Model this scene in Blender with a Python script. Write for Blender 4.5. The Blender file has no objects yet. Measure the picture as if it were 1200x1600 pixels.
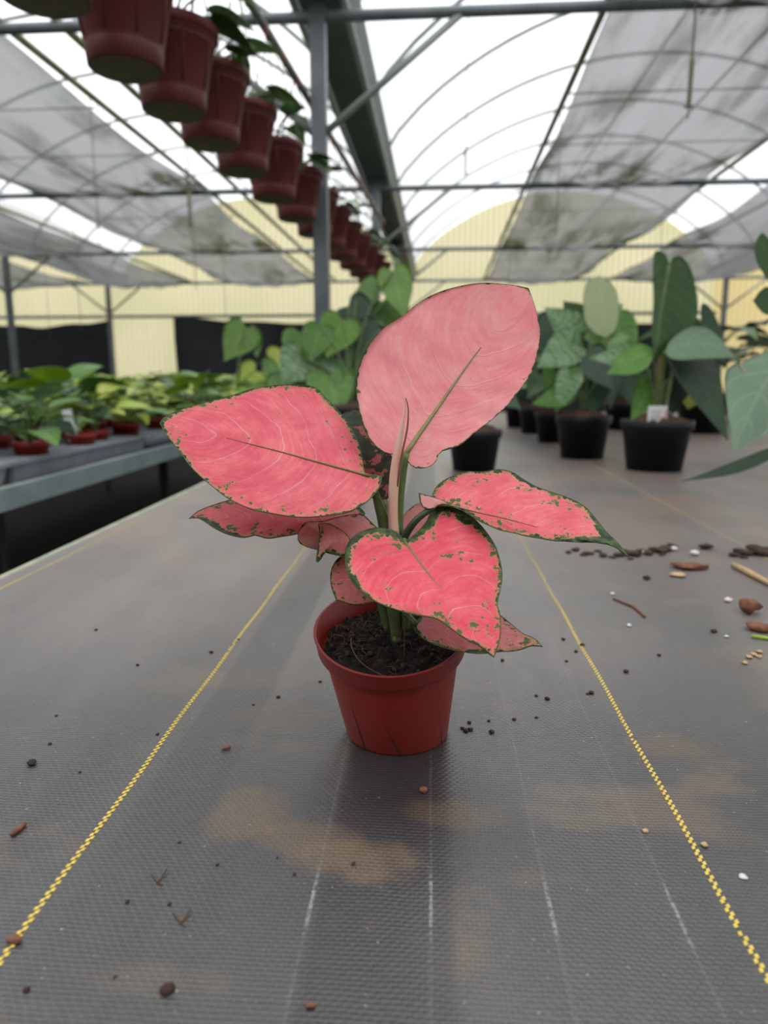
import bpy, bmesh, math, random
from mathutils import Vector, Matrix, noise as mnoise
random.seed(7)
S = bpy.context.scene
COL = S.collection
# ------------------------------------------------------------------ camera, world, exposure
F, W, H = 1110.0, 1200.0, 1600.0
YAW, PITCH = math.radians(3.7), math.atan(210 / F)
TABLE = 0.75
CAM = Vector((0, 0, TABLE + 0.29))
ROT = (Matrix.Rotation(YAW, 3, 'Z') @ Matrix.Rotation(math.pi / 2 - PITCH, 3, 'X'))
cd = bpy.data.cameras.new('camera'); cam = bpy.data.objects.new('camera', cd); COL.objects.link(cam)
cam.location = CAM; cam.rotation_euler = ROT.to_euler()
cd.sensor_fit = 'VERTICAL'; cd.sensor_height = 36; cd.lens = 36 * F / H
cd.clip_start = 0.01; cd.clip_end = 200
cd.dof.use_dof = True; cd.dof.focus_distance = 0.545; cd.dof.aperture_fstop = 5.4
S.camera = cam
S.view_settings.view_transform = 'Standard'; S.view_settings.look = 'None'
S.view_settings.gamma = 1; S.view_settings.use_curve_mapping = False
S.view_settings.exposure = 1.0
wd = bpy.data.worlds.new('overcast_sky'); S.world = wd; wd.use_nodes = True
wd.node_tree.nodes['Background'].inputs[0].default_value = (0.965, 0.98, 1.0, 1)
_t = wd.node_tree                        # overcast sky: three times brighter overhead than at the horizon
_g = _t.nodes.new('ShaderNodeTexCoord'); _s = _t.nodes.new('ShaderNodeSeparateXYZ'); _m = _t.nodes.new('ShaderNodeMapRange')
_t.links.new(_g.outputs['Generated'], _s.inputs[0]); _t.links.new(_s.outputs[2], _m.inputs[0])
_m.inputs[1].default_value = 0; _m.inputs[2].default_value = 1
_m.inputs[3].default_value = 1.95 / 3.4; _m.inputs[4].default_value = 1.95
_t.links.new(_m.outputs[0], _t.nodes['Background'].inputs[1])
S.cycles.max_bounces = 10; S.cycles.diffuse_bounces = 5; S.cycles.transparent_max_bounces = 12


def P(px, py, z):                       # the point seen at a pixel of the photograph, z metres along the view axis
    return CAM + ROT @ Vector(((px - W / 2) / F * z, (H / 2 - py) / F * z, -z))


def T(px, py, zz=TABLE):                # the point seen at a pixel, on a level plane
    d = ROT @ Vector(((px - W / 2) / F, (H / 2 - py) / F, -1))
    return CAM + d * ((zz - CAM.z) / d.z)


GA = math.radians(-0.7)


def G(x, y, h):                         # greenhouse frame axes: x across, y along, h above the camera height
    return Vector((x * math.cos(GA) - y * math.sin(GA), x * math.sin(GA) + y * math.cos(GA), CAM.z + h))


# ------------------------------------------------------------------ materials
class NT:
    def __init__(s, name):
        s.m = bpy.data.materials.new(name); s.m.use_nodes = True
        s.t = s.m.node_tree; s.t.nodes.clear()
        s.out = s.t.nodes.new('ShaderNodeOutputMaterial')

    def n(s, typ, ins=None, **kw):
        nd = s.t.nodes.new('ShaderNode' + typ)
        for k, v in kw.items(): setattr(nd, k, v)
        for k, v in (ins or {}).items():
            if hasattr(v, 'is_output'): s.t.links.new(v, nd.inputs[k])
            else: nd.inputs[k].default_value = v
        return nd

    def math(s, op, a, b=0.0, c=0.0, clamp=False):
        nd = s.t.nodes.new('ShaderNodeMath'); nd.operation = op; nd.use_clamp = clamp
        for i, v in enumerate((a, b, c)):
            if hasattr(v, 'is_output'): s.t.links.new(v, nd.inputs[i])
            else: nd.inputs[i].default_value = v
        return nd.outputs[0]

    def mix(s, f, a, b):
        nd = s.t.nodes.new('ShaderNodeMix'); nd.data_type = 'RGBA'
        for i, v in ((0, f), (6, a), (7, b)):
            if hasattr(v, 'is_output'): s.t.links.new(v, nd.inputs[i])
            else: nd.inputs[i].default_value = (v if i == 0 else (*v, 1) if len(v) == 3 else v)
        return nd.outputs[2]

    def ramp(s, f, stops, interp='LINEAR'):
        nd = s.t.nodes.new('ShaderNodeValToRGB'); cr = nd.color_ramp; cr.interpolation = interp
        while len(cr.elements) < len(stops): cr.elements.new(0.5)
        for e, (p, c) in zip(cr.elements, stops):
            e.position = p; e.color = (*c, 1) if not isinstance(c, (int, float)) else (c, c, c, 1)
        s.t.links.new(f, nd.inputs[0]); return nd.outputs[0]

    def step(s, f, lo, hi):
        nd = s.t.nodes.new('ShaderNodeMapRange'); nd.interpolation_type = 'SMOOTHSTEP'
        s.t.links.new(f, nd.inputs[0]); nd.inputs[1].default_value = lo; nd.inputs[2].default_value = hi
        return nd.outputs[0]

    def noise(s, vec, scale, detail=3, rough=0.5):
        return s.n('TexNoise', {'Vector': vec, 'Scale': scale, 'Detail': detail, 'Roughness': rough}).outputs[0]

    def obj(s): return s.n('TexCoord').outputs['Object']

    def pos(s): return s.n('NewGeometry').outputs['Position']

    def end(s, sh):
        s.t.links.new(sh, s.out.inputs[0]); return s.m


def simple(name, c1, c2=None, rough=0.6, scale=20, metal=0.0, spec=0.5, bump=0.0, bscale=80):
    q = NT(name); o = q.obj()
    col = q.mix(q.step(q.noise(o, scale, 4), .3, .7), c1, c2 or tuple(x * .8 for x in c1))
    ins = {'Base Color': col, 'Roughness': rough, 'Metallic': metal, 'Specular IOR Level': spec}
    b = q.n('BsdfPrincipled', ins)
    if bump:
        bn = q.n('Bump', {'Height': q.noise(o, bscale, 4), 'Strength': bump, 'Distance': .004})
        q.t.links.new(bn.outputs[0], b.inputs['Normal'])
    return q.end(b.outputs[0])


def film(name, c, trans=.12):
    q = NT(name); o = q.pos()
    st = q.n('Mapping', {'Vector': o, 'Scale': (1.2, .25, 1.0)}).outputs[0]
    f = q.step(q.noise(st, 2.2, 4), .25, .75)
    col = q.mix(f, c, tuple(x * .9 for x in c))
    t = q.n('BsdfTranslucent', {'Color': col}); d = q.n('BsdfDiffuse', {'Color': (.5, .5, .5, 1)})
    m = q.n('MixShader', {0: .18, 1: t.outputs[0], 2: d.outputs[0]})
    tr = q.n('BsdfTransparent', {'Color': (1, 1, 1, 1)})
    return q.end(q.n('MixShader', {0: trans, 1: m.outputs[0], 2: tr.outputs[0]}).outputs[0])


def wallsheet(name, c, c2):
    q = NT(name); o = q.pos()
    sx = q.n('SeparateXYZ', {0: o}).outputs[0]
    w = q.math('SINE', q.math('MULTIPLY', sx, 60))
    big = q.noise(o, .5, 3)
    col = q.mix(q.step(big, .35, .65), c, c2)
    col = q.mix(q.step(w, -.9, .9), tuple(x * .85 for x in c2), col)
    t = q.n('BsdfTranslucent', {'Color': col}); d = q.n('BsdfDiffuse', {'Color': col})
    return q.end(q.n('MixShader', {0: .12, 1: t.outputs[0], 2: d.outputs[0]}).outputs[0])


def netting(name, stain):
    q = NT(name); o = q.pos()
    mp = q.n('Mapping', {'Vector': o, 'Rotation': (0, 0, .35), 'Scale': (2.6, .42, 1)}).outputs[0]
    f = q.step(q.noise(mp, 1.7, 5, .6), .42, .62)
    f2 = q.step(q.noise(o, .8, 3), .35, .6)
    yy = q.n('SeparateXYZ', {0: o}).outputs[1]
    ph = q.math('FRACT', q.math('DIVIDE', q.math('ADD', yy, 2.55), 3.2))      # water stands in the belly short of each crossbar
    f3 = q.step(ph, .35, .95)
    st = q.math('MULTIPLY', f, q.math('MULTIPLY_ADD', f2, .45, q.math('MULTIPLY', f3, .6)))
    st = q.math('MULTIPLY', st, stain * 1.5, clamp=True)
    col = q.mix(st, (.185, .187, .19), (.028, .034, .010))
    t = q.n('BsdfTranslucent', {'Color': col}); d = q.n('BsdfDiffuse', {'Color': col})
    m = q.n('MixShader', {0: .25, 1: t.outputs[0], 2: d.outputs[0]})
    tr = q.n('BsdfTransparent', {'Color': (1, 1, 1, 1)})
    return q.end(q.n('MixShader', {0: q.math('MULTIPLY_ADD', st, -.10, .15), 1: m.outputs[0], 2: tr.outputs[0]}).outputs[0])


def leafmat(name, pinkA, pinkB, margin=3.0, spots=.5, darken=0., seed=0., transl=.28, nv=9, ring=.6, tipgreen=0., basegreen=0.):
    """variegated pink leaf: green margin and speckles by distance to the edge, pale side veins"""
    q = NT(name)
    o = q.n('Mapping', {'Vector': q.obj(), 'Location': (seed, seed * .7, seed * .3)}).outputs[0]
    uv = q.n('UVMap', uv_map='UVMap').outputs[0]
    s = q.n('SeparateXYZ', {0: uv})
    au = q.math('ABSOLUTE', q.math('MULTIPLY_ADD', s.outputs[0], 2., -1.)); v = s.outputs[1]
    e = q.n('Attribute', attribute_name='edge').outputs['Fac']          # mm to the leaf's outline
    n1 = q.noise(o, 62, 4, .6); n2 = q.noise(o, 175, 4, .64); n3 = q.noise(o, 30, 2)
    # pink body, streaked along the side veins
    ph = q.math('SUBTRACT', v, q.math('MULTIPLY', q.math('POWER', au, 1.35), .34))
    st = q.n('CombineXYZ', {0: q.math('MULTIPLY', ph, 26.), 1: q.math('MULTIPLY', au, 2.2), 2: seed}).outputs[0]
    streak = q.noise(st, 1.6, 5, .65)
    soft = q.noise(o, 42, 4, .62)
    fac = q.math('ADD', q.math('MULTIPLY', q.step(soft, .32, .70), .6), q.math('MULTIPLY', q.step(streak, .36, .68), .40))
    pink = q.mix(fac, pinkA, pinkB)
    grain = q.noise(o, 700, 2, .6)
    pink = q.mix(q.math('MULTIPLY', q.step(grain, .45, .7), .16), pink, tuple(min(1, x * 1.1 + .03) for x in pinkB))
    # side veins, pale and uneven
    wob = q.math('MULTIPLY', q.math('SUBTRACT', n3, .5), .11)
    fr = q.math('FRACT', q.math('MULTIPLY', q.math('ADD', ph, q.math('ADD', wob, 1.)), float(nv)))
    d = q.math('ABSOLUTE', q.math('SUBTRACT', fr, .5))
    vein = q.math('MULTIPLY', q.math('SUBTRACT', 1., q.step(d, .0, .034)), q.math('SUBTRACT', 1., q.step(au, .66, .95)))
    fr2 = q.math('FRACT', q.math('MULTIPLY', q.math('ADD', ph, q.math('ADD', q.math('MULTIPLY', wob, 1.4), 1.04)), nv * 3.))
    vein2 = q.math('MULTIPLY', q.math('SUBTRACT', 1., q.step(q.math('ABSOLUTE', q.math('SUBTRACT', fr2, .5)), .0, .1)), q.step(soft, .5, .6))
    pink = q.mix(q.math('MULTIPLY', vein, q.math('MULTIPLY_ADD', q.step(soft, .35, .6), .40, .22)), pink, (.90, .50, .48))
    pink = q.mix(q.math('MULTIPLY', vein2, .18), pink, (.88, .46, .45))
    # green margin, flecks and yellowish seams
    grn = q.mix(q.step(n2, .40, .62), (.014, .042, .016), (.085, .135, .030))
    nn = q.math('ADD', q.math('MULTIPLY', q.math('SUBTRACT', n1, .5), 5.2), q.math('MULTIPLY', q.math('SUBTRACT', n2, .5), 4.0))
    patch = q.math('MULTIPLY', q.math('SUBTRACT', q.noise(o, 22, 2), .5), 4.5)
    e1 = q.math('ADD', q.math('DIVIDE', e, margin), q.math('ADD', nn, patch))
    if tipgreen:
        tg = q.math('MULTIPLY', q.step(v, .55, .92), q.step(s.outputs[0], .56, .36))
        e1 = q.math('SUBTRACT', e1, q.math('MULTIPLY', tg, tipgreen))
    if basegreen:
        bg = q.math('MULTIPLY', q.math('SUBTRACT', 1., q.step(v, .15, .6)), q.step(au, .35, .75))
        e1 = q.math('SUBTRACT', e1, q.math('MULTIPLY', bg, basegreen))
    rim = q.math('SUBTRACT', 1., q.step(e1, .28, .42))
    ylw = q.math('SUBTRACT', 1., q.step(e1, .34, 1.3))
    fall = q.math('MULTIPLY', q.math('MINIMUM', q.math('DIVIDE', e, margin * 6.), 1.), .085)
    sp = q.math('SUBTRACT', q.math('MULTIPLY_ADD', n2, .6, q.math('MULTIPLY', n1, .4)), fall)
    thr = .605 - .075 * spots
    spot = q.step(sp, thr, thr + .012); spoty = q.step(sp, thr - .03, thr + .004)
    hard = q.math('SUBTRACT', 1., q.step(e, ring * .5, ring))
    gl = q.math('MAXIMUM', q.math('MAXIMUM', rim, spot), hard)
    yl = q.math('MAXIMUM', ylw, spoty)
    col = q.mix(q.math('MULTIPLY', yl, .68), pink, (.44, .34, .10))
    hardc = q.mix(.5, grn, (.09, .13, .04))
    col = q.mix(q.math('MAXIMUM', rim, spot), col, grn); col = q.mix(hard, col, hardc)
    if darken: col = q.mix(q.math('MULTIPLY', q.math('SUBTRACT', 1., q.step(n1, .57, .61)), darken), pink, q.mix(q.step(n2, .4, .62), (.014, .045, .022), (.035, .085, .035)))
    bs = q.math('MULTIPLY_ADD', vein, .5, q.math('MULTIPLY', streak, .5))
    bn = q.n('Bump', {'Height': bs, 'Strength': .45, 'Distance': .0014}).outputs[0]
    b = q.n('BsdfPrincipled', {'Base Color': col, 'Roughness': .42, 'Specular IOR Level': .35, 'Normal': bn})
    t = q.n('BsdfTranslucent', {'Color': col, 'Normal': bn})
    return q.end(q.n('MixShader', {0: transl, 1: b.outputs[0], 2: t.outputs[0]}).outputs[0])


def greenleaf(name, c1, c2, vein=(.3, .4, .18), silver=0., transl=.3, rough=.35, nv=8):
    q = NT(name); o = q.obj()
    uv = q.n('UVMap', uv_map='UVMap').outputs[0]; s = q.n('SeparateXYZ', {0: uv})
    au = q.math('ABSOLUTE', q.math('MULTIPLY_ADD', s.outputs[0], 2., -1.)); v = s.outputs[1]
    ph = q.math('SUBTRACT', v, q.math('MULTIPLY', q.math('POWER', au, 1.3), .3))
    fr = q.math('FRACT', q.math('MULTIPLY', q.math('ADD', ph, 1.), float(nv)))
    d = q.math('ABSOLUTE', q.math('SUBTRACT', fr, .5))
    ve = q.math('MAXIMUM', q.math('SUBTRACT', 1., q.step(d, 0., .12)), q.math('SUBTRACT', 1., q.step(au, .02, .08)))
    rnd = q.n('ObjectInfo').outputs['Random']
    col = q.mix(q.step(q.noise(o, 14, 3), .3, .7), c1, c2)
    col = q.mix(q.math('MULTIPLY', rnd, .5), col, tuple(x * .6 for x in c1))
    if silver:
        sv = q.math('MULTIPLY', q.step(q.math('ADD', q.noise(o, 28, 3), q.math('MULTIPLY', d, -.5)), .28, .5), silver)
        col = q.mix(sv, col, (.42, .52, .40))
    col = q.mix(q.math('MULTIPLY', ve, .45), col, vein)
    b = q.n('BsdfPrincipled', {'Base Color': col, 'Roughness': rough, 'Specular IOR Level': .5})
    t = q.n('BsdfTranslucent', {'Color': col})
    return q.end(q.n('MixShader', {0: transl, 1: b.outputs[0], 2: t.outputs[0]}).outputs[0])


def weedmat(name):
    q = NT(name); o = q.pos(); s = q.n('SeparateXYZ', {0: o}); x, y = s.outputs[0], s.outputs[1]
    wob = q.math('MULTIPLY', q.math('SUBTRACT', q.noise(o, 14, 2), .5), .006)
    kx, ky = 2 * math.pi / .0026, 2 * math.pi / .0031
    a = q.math('SINE', q.math('MULTIPLY', q.math('ADD', x, wob), kx / 2))
    b = q.math('SINE', q.math('MULTIPLY', q.math('ADD', y, wob), ky / 2))
    ab = q.math('MULTIPLY', a, b)                                        # over and under, checkerwise
    ya = q.math('ABSOLUTE', b); xa = q.math('ABSOLUTE', a)
    gap = q.math('MULTIPLY', q.math('SUBTRACT', 1., q.step(ya, .1, .55)), q.step(q.noise(o, 150, 2), .3, .6))
    hole = q.math('MULTIPLY', gap, q.math('SUBTRACT', 1., q.step(xa, .3, .8)))
    h = q.math('ADD', q.math('MULTIPLY', ab, .4), q.math('MULTIPLY', ya, .7))
    big = q.noise(q.n('Mapping', {'Vector': o, 'Scale': (1.6, .5, 1)}).outputs[0], 3.2, 5, .6)
    lane = q.noise(q.n('Mapping', {'Vector': o, 'Scale': (9., .15, 1)}).outputs[0], 2., 3)
    col = q.mix(q.step(big, .3, .7), (.030, .029, .029), (.052, .050, .049))
    col = q.mix(q.math('MULTIPLY', q.step(lane, .35, .65), .35), col, (.062, .060, .060))
    # brown dried-mud stains, in patches
    br = q.noise(q.n('Mapping', {'Vector': o, 'Location': (3.1, 5.72, 0), 'Scale': (1., 1.5, 1)}).outputs[0], 6.5, 4, .55)
    col = q.mix(q.math('MULTIPLY', q.step(br, .55, .68), .6), col, (.13, .088, .052))
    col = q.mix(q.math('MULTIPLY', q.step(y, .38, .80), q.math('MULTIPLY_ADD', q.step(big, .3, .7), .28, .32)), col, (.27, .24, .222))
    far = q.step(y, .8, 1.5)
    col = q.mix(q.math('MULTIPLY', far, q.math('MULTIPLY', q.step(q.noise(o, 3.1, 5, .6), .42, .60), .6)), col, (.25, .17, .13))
    # dark fold bands, the pot's shade also painted into the centre one; pale fold lines
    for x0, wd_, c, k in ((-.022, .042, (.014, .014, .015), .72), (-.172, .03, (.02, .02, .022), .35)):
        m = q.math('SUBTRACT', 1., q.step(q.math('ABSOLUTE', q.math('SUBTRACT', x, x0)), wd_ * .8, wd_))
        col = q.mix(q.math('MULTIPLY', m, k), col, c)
    for (px, py, rx, ry, k) in ((560, 1345, .045, .022, .75), (385, 1270, .03, .035, .6), (440, 1120, .05, .03, .35), (720, 1268, .04, .02, .4), (1050, 1165, .035, .025, .5), (250, 1530, .05, .012, .3), (480, 1310, .04, .02, .55)):
        c = T(px, py)                                                    # dried mud left by earlier pots
        dx = q.math('DIVIDE', q.math('SUBTRACT', x, c.x), rx); dy = q.math('DIVIDE', q.math('SUBTRACT', y, c.y), ry)
        r2 = q.math('ADD', q.math('MULTIPLY', dx, dx), q.math('MULTIPLY', dy, dy))
        r2 = q.math('ADD', r2, q.math('MULTIPLY', q.math('SUBTRACT', q.noise(o, 38, 4, .6), .5), 2.2))
        col = q.mix(q.math('MULTIPLY', q.math('SUBTRACT', 1., q.step(r2, .1, 1.15)), k), col, (.135, .088, .048))
    nn = q.noise(o, 260, 3, .7)
    for x0 in FOLDS:
        m = q.math('SUBTRACT', 1., q.step(q.math('ABSOLUTE', q.math('SUBTRACT', x, x0)), .0003, .0016))
        near = q.math('SUBTRACT', 1., q.step(q.math('ABSOLUTE', q.math('SUBTRACT', y, .352)), .012, .03))
        k = q.math('MULTIPLY', m, q.math('MULTIPLY_ADD', near, .7, .16))
        col = q.mix(q.math('MULTIPLY', k, q.step(nn, .35, .6)), col, (.30, .29, .28))
    fl = q.step(q.noise(o, 330, 2, .6), .735, .76)                       # sand grains
    col = q.mix(fl, col, (.45, .38, .28))
    col = q.mix(q.math('MULTIPLY', hole, .8), col, (.008, .008, .009))
    bn = q.n('Bump', {'Height': h, 'Strength': .5, 'Distance': .0005}).outputs[0]
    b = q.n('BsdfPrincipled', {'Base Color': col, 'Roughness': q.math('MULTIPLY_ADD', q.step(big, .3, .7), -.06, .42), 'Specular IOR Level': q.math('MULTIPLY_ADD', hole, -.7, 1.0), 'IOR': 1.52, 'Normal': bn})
    return q.end(b.outputs[0])


def thread(name):
    q = NT(name); o = q.pos(); y = q.n('SeparateXYZ', {0: o}).outputs[1]
    col = q.mix(q.step(q.noise(o, 200, 3), .3, .7), (.80, .60, .10), (.68, .50, .09))
    dirt = q.math('MULTIPLY', q.step(q.math('ADD', y, q.math('MULTIPLY', q.noise(o, 9, 3), .5)), .75, 1.5), .75)   # trodden and dusty further along the bench
    col = q.mix(dirt, col, (.30, .25, .15))
    return q.end(q.n('BsdfPrincipled', {'Base Color': col, 'Roughness': .5}).outputs[0])


FOLDS = [T(482, 1430).x, T(673, 1440).x, T(863, 1432).x, T(1060, 1432).x]
M = dict(
    film=film('greenhouse_film', (.66, .66, .665), .38),
    neardim=film('front_dimming_film', (.15, .155, .15), .02),  # dim sheet added behind the camera, cuts the light from the front
    wallfilm=film('side_film', (.6, .62, .6), .05),
    sheet=wallsheet('yellow_sheet', (.80, .71, .47), (.62, .58, .34)),
    sheet2=wallsheet('amber_sheet', (.80, .62, .28), (.66, .54, .26)),
    steel=simple('galvanised_steel', (.17, .19, .20), (.12, .14, .15), .45, 6, .35),
    hoop=simple('hoop_steel', (.30, .33, .32), (.24, .27, .24), .55, 3, .1),
    mossy=simple('mossy_pipe', (.24, .26, .17), (.13, .16, .07), .7, 5),
    gutter=simple('gutter_steel', (.10, .14, .14), (.07, .10, .10), .5, 3),
    lip=simple('gutter_lip', (.42, .45, .46), (.34, .37, .38), .45, 3, .3),
    net1=netting('shade_net', 1.0), net2=netting('shade_net_clean', .7),
    blackcloth=simple('black_cloth', (.012, .014, .018), (.02, .022, .026), .8, 2),
    ground=simple('dark_floor', (.010, .011, .011), (.014, .014, .014), .9, 3, spec=.1),
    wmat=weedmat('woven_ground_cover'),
    yellow=thread('yellow_tape'),
    alu=simple('aluminium_rail', (.33, .40, .42), (.25, .31, .32), .45, 9, .25, bump=.1),
    edge=simple('pale_edge', (.42, .42, .30), (.30, .33, .24), .55, 25),
    tray=simple('grey_tray', (.26, .28, .31), (.20, .22, .25), .5, 12),
    moss=simple('moss', (.10, .12, .03), (.16, .15, .05), .9, 60, bump=.8),
    bench=simple('bench_top', (.16, .155, .15), (.24, .22, .20), .8, 30),
    blackm=simple('black_steel', (.012, .014, .015), None, .6),
    terra=simple('terracotta_plastic', (.235, .017, .010), (.21, .016, .009), .40, 10, spec=.35),
    terra2=simple('dusty_terracotta', (.11, .020, .018), (.08, .015, .014), .55, 9, spec=.3),
    potbase=simple('pot_underside', (.10, .07, .05), (.06, .07, .04), .8, 40),
    slit=simple('slit_dark', (.05, .008, .006), None, .8),
    soil=simple('peat', (.003, .002, .0015), (.016, .009, .0055), .95, 120, bump=1., bscale=260),
    soilred=simple('bark_mix', (.10, .045, .025), (.035, .018, .012), .95, 40, bump=1.),
    fibre=simple('root_fibre', (.14, .075, .03), (.08, .04, .018), .8, 200),
    crumb=simple('soil_crumb', (.03, .018, .013), (.06, .03, .02), .95, 200),
    chip=simple('bark_chip', (.22, .085, .04), (.13, .05, .025), .8, 120),
    tan=simple('tan_chip', (.55, .38, .20), (.42, .28, .15), .7, 200),
    perlite=simple('perlite', (.7, .7, .68), None, .7),
    blackpot=simple('black_plastic', (.005, .006, .008), (.008, .009, .011), .45, 8, spec=.25),
    stemg=simple('green_stem', (.055, .10, .018), (.10, .15, .035), .4, 60),
    stemd=simple('dark_petiole', (.022, .04, .014), (.03, .06, .02), .4, 60),
    stempink=simple('pale_pink_sheath', (.72, .34, .27), (.66, .44, .32), .45, 40),
    midrib=simple('olive_midrib', (.14, .15, .035), (.22, .21, .06), .45, 60),
    midrib2=simple('yellow_midrib', (.22, .17, .05), (.15, .13, .035), .45, 60),
    caneb=simple('bamboo_cane', (.30, .24, .09), (.22, .18, .07), .6, 30),
    white=simple('white_plastic', (.74, .74, .72), (.62, .62, .6), .5, 30),
    dull=simple('faded_print', (.38, .36, .38), None, .6),
    pinkp=simple('pink_print', (.7, .35, .42), None, .6),
    redplast=simple('red_dripper', (.16, .04, .035), None, .6),
    wire=simple('wire', (.16, .17, .14), None, .5),
    brightleaf=greenleaf('bright_green_leaf', (.42, .60, .04), (.52, .68, .08), (.60, .68, .25)),
    limeleaf=greenleaf('lime_leaf', (.42, .54, .05), (.56, .60, .09), (.6, .62, .25)),
    freshleaf=greenleaf('fresh_green_leaf', (.13, .29, .025), (.19, .37, .05), (.30, .42, .14)),
    midleaf=greenleaf('mid_green_leaf', (.11, .26, .045), (.17, .36, .07), (.32, .45, .20)),
    darkleaf=greenleaf('dark_green_leaf', (.010, .042, .012), (.018, .062, .016), (.04, .10, .035), transl=.12, rough=.48),
    deepleaf=greenleaf('deep_green_leaf', (.025, .085, .010), (.04, .115, .014), (.08, .17, .04), transl=.35, rough=.45),
    silverleaf=greenleaf('silver_leaf', (.14, .29, .10), (.19, .36, .14), (.36, .48, .28), silver=.45),
    greyleaf=greenleaf('grey_green_leaf', (.17, .28, .17), (.22, .33, .20), (.25, .36, .24), transl=.2, rough=.5, nv=5),
    paleleaf=greenleaf('pale_leaf', (.60, .70, .40), (.66, .74, .46), (.70, .76, .52), transl=.5),
)
LEAFM = [
    leafmat('pink_leaf_pale', (.84, .245, .275), (.90, .41, .40), .8, .3, 0, 1.3, nv=6, ring=.25, transl=.35),
    leafmat('pink_leaf_rose', (.70, .075, .12), (.84, .185, .215), 2.7, .6, 0, 4.1, nv=6),
    leafmat('pink_leaf_hot', (.78, .052, .10), (.90, .16, .20), 2.6, 1.0, 0, 7.7, nv=6, ring=.9, basegreen=1.5),
    leafmat('pink_leaf_tip', (.74, .08, .125), (.86, .20, .225), 2.2, .95, 0, 9.2, nv=7, ring=.8, tipgreen=1.5, basegreen=.6),
    leafmat('pink_leaf_low', (.62, .15, .16), (.74, .30, .29), 2.2, .7, 0, 12.5, nv=6),
    leafmat('green_flecked_leaf', (.46, .12, .10), (.60, .22, .18), 4.5, 1.7, .96, 15.5, nv=6),
    leafmat('pink_leaf_under', (.74, .27, .26), (.80, .40, .36), .9, .3, 0, 18.1, nv=7, ring=.4),
]

# ------------------------------------------------------------------ object helpers
ORI = {}


def tag(o, label=None, cat=None, group=None, kind=None):
    if label: o['label'] = label
    if cat: o['category'] = cat
    if group: o['group'] = group
    if kind: o['kind'] = kind
    return o


def root(name, loc, label, cat, group=None):
    o = bpy.data.objects.new(name, None); COL.objects.link(o); o.location = loc
    o.empty_display_size = .05
    ORI[o] = Vector(loc); return tag(o, label, cat, group)


def link(name, bm, mat, parent=None, smooth=True):
    """one mesh object; coordinates of bm are world coordinates"""
    bmesh.ops.recalc_face_normals(bm, faces=bm.faces[:])
    off = ORI[parent] if parent else sum((v.co for v in bm.verts), Vector()) / max(1, len(bm.verts))
    for v in bm.verts: v.co -= off
    me = bpy.data.meshes.new(name); bm.to_mesh(me); bm.free()
    for m in (mat if isinstance(mat, (list, tuple)) else [mat]): me.materials.append(m)
    if smooth:
        for p in me.polygons: p.use_smooth = True
    o = bpy.data.objects.new(name, me); COL.objects.link(o); ORI[o] = Vector(off)
    if parent: o.parent = parent
    else: o.location = off
    return o


def dup(r, loc, rotz=0, sc=1., label=None):
    c = r.copy(); COL.objects.link(c); c.location = loc; c.rotation_euler = (0, 0, rotz); c.scale = (sc,) * 3
    if label: c['label'] = label
    for ch in r.children:
        d = ch.copy(); COL.objects.link(d); d.parent = c
        for g in ch.children:
            e = g.copy(); COL.objects.link(e); e.parent = d
    return c


def cr(pts, n):
    """Catmull-Rom through points, n samples evenly by length"""
    pts = [Vector(p) for p in pts]
    if len(pts) > 2:
        e = [pts[0] * 2 - pts[1]] + pts + [pts[-1] * 2 - pts[-2]]; d = []
        for i in range(1, len(e) - 2):
            p0, p1, p2, p3 = e[i - 1:i + 3]
            for k in range(8):
                t = k / 8
                d.append(.5 * ((2 * p1) + (p2 - p0) * t + (2 * p0 - 5 * p1 + 4 * p2 - p3) * t * t + (3 * p1 - p0 - 3 * p2 + p3) * t ** 3))
        d.append(pts[-1])
    else: d = pts
    L = [0]
    for a, b in zip(d, d[1:]): L.append(L[-1] + (b - a).length)
    out, j = [], 0
    for i in range(n):
        s = L[-1] * i / (n - 1)
        while j < len(d) - 2 and L[j + 1] < s: j += 1
        seg = L[j + 1] - L[j]
        out.append(d[j].lerp(d[j + 1], (s - L[j]) / seg if seg > 1e-9 else 0))
    return out


def tube(bm, pts, r, n=8, cap=True, flat=1., up=None):
    """r: one radius or one per point"""
    pts = [Vector(p) for p in pts]; N = len(pts)
    rr = r if isinstance(r, (list, tuple)) else [r] * N
    rings = []; ref = None
    for i, p in enumerate(pts):
        t = (pts[min(i + 1, N - 1)] - pts[max(i - 1, 0)]).normalized()
        if ref is None:
            ref = Vector(up) if up else (Vector((0, 0, 1)) if abs(t.z) < .9 else Vector((1, 0, 0)))
        a = t.cross(ref)
        if a.length < 1e-5: a = t.cross(Vector((0, 1, .1)))
        a.normalize(); b = a.cross(t).normalized(); ref = b
        rings.append([bm.verts.new(p + a * math.cos(2 * math.pi * k / n) * rr[i] + b * math.sin(2 * math.pi * k / n) * rr[i] * flat) for k in range(n)])
    for A, B in zip(rings, rings[1:]):
        for k in range(n): bm.faces.new((A[k], A[(k + 1) % n], B[(k + 1) % n], B[k]))
    if cap:
        bm.faces.new(rings[0][::-1]); bm.faces.new(rings[-1])
    return bm


def box(bm, c, s, rz=0., mat=0):
    m = Matrix.Translation(c) @ Matrix.Rotation(rz, 4, 'Z') @ Matrix.Diagonal((*s, 1))
    r = bmesh.ops.create_cube(bm, size=1, matrix=m)
    return r['verts']


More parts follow.
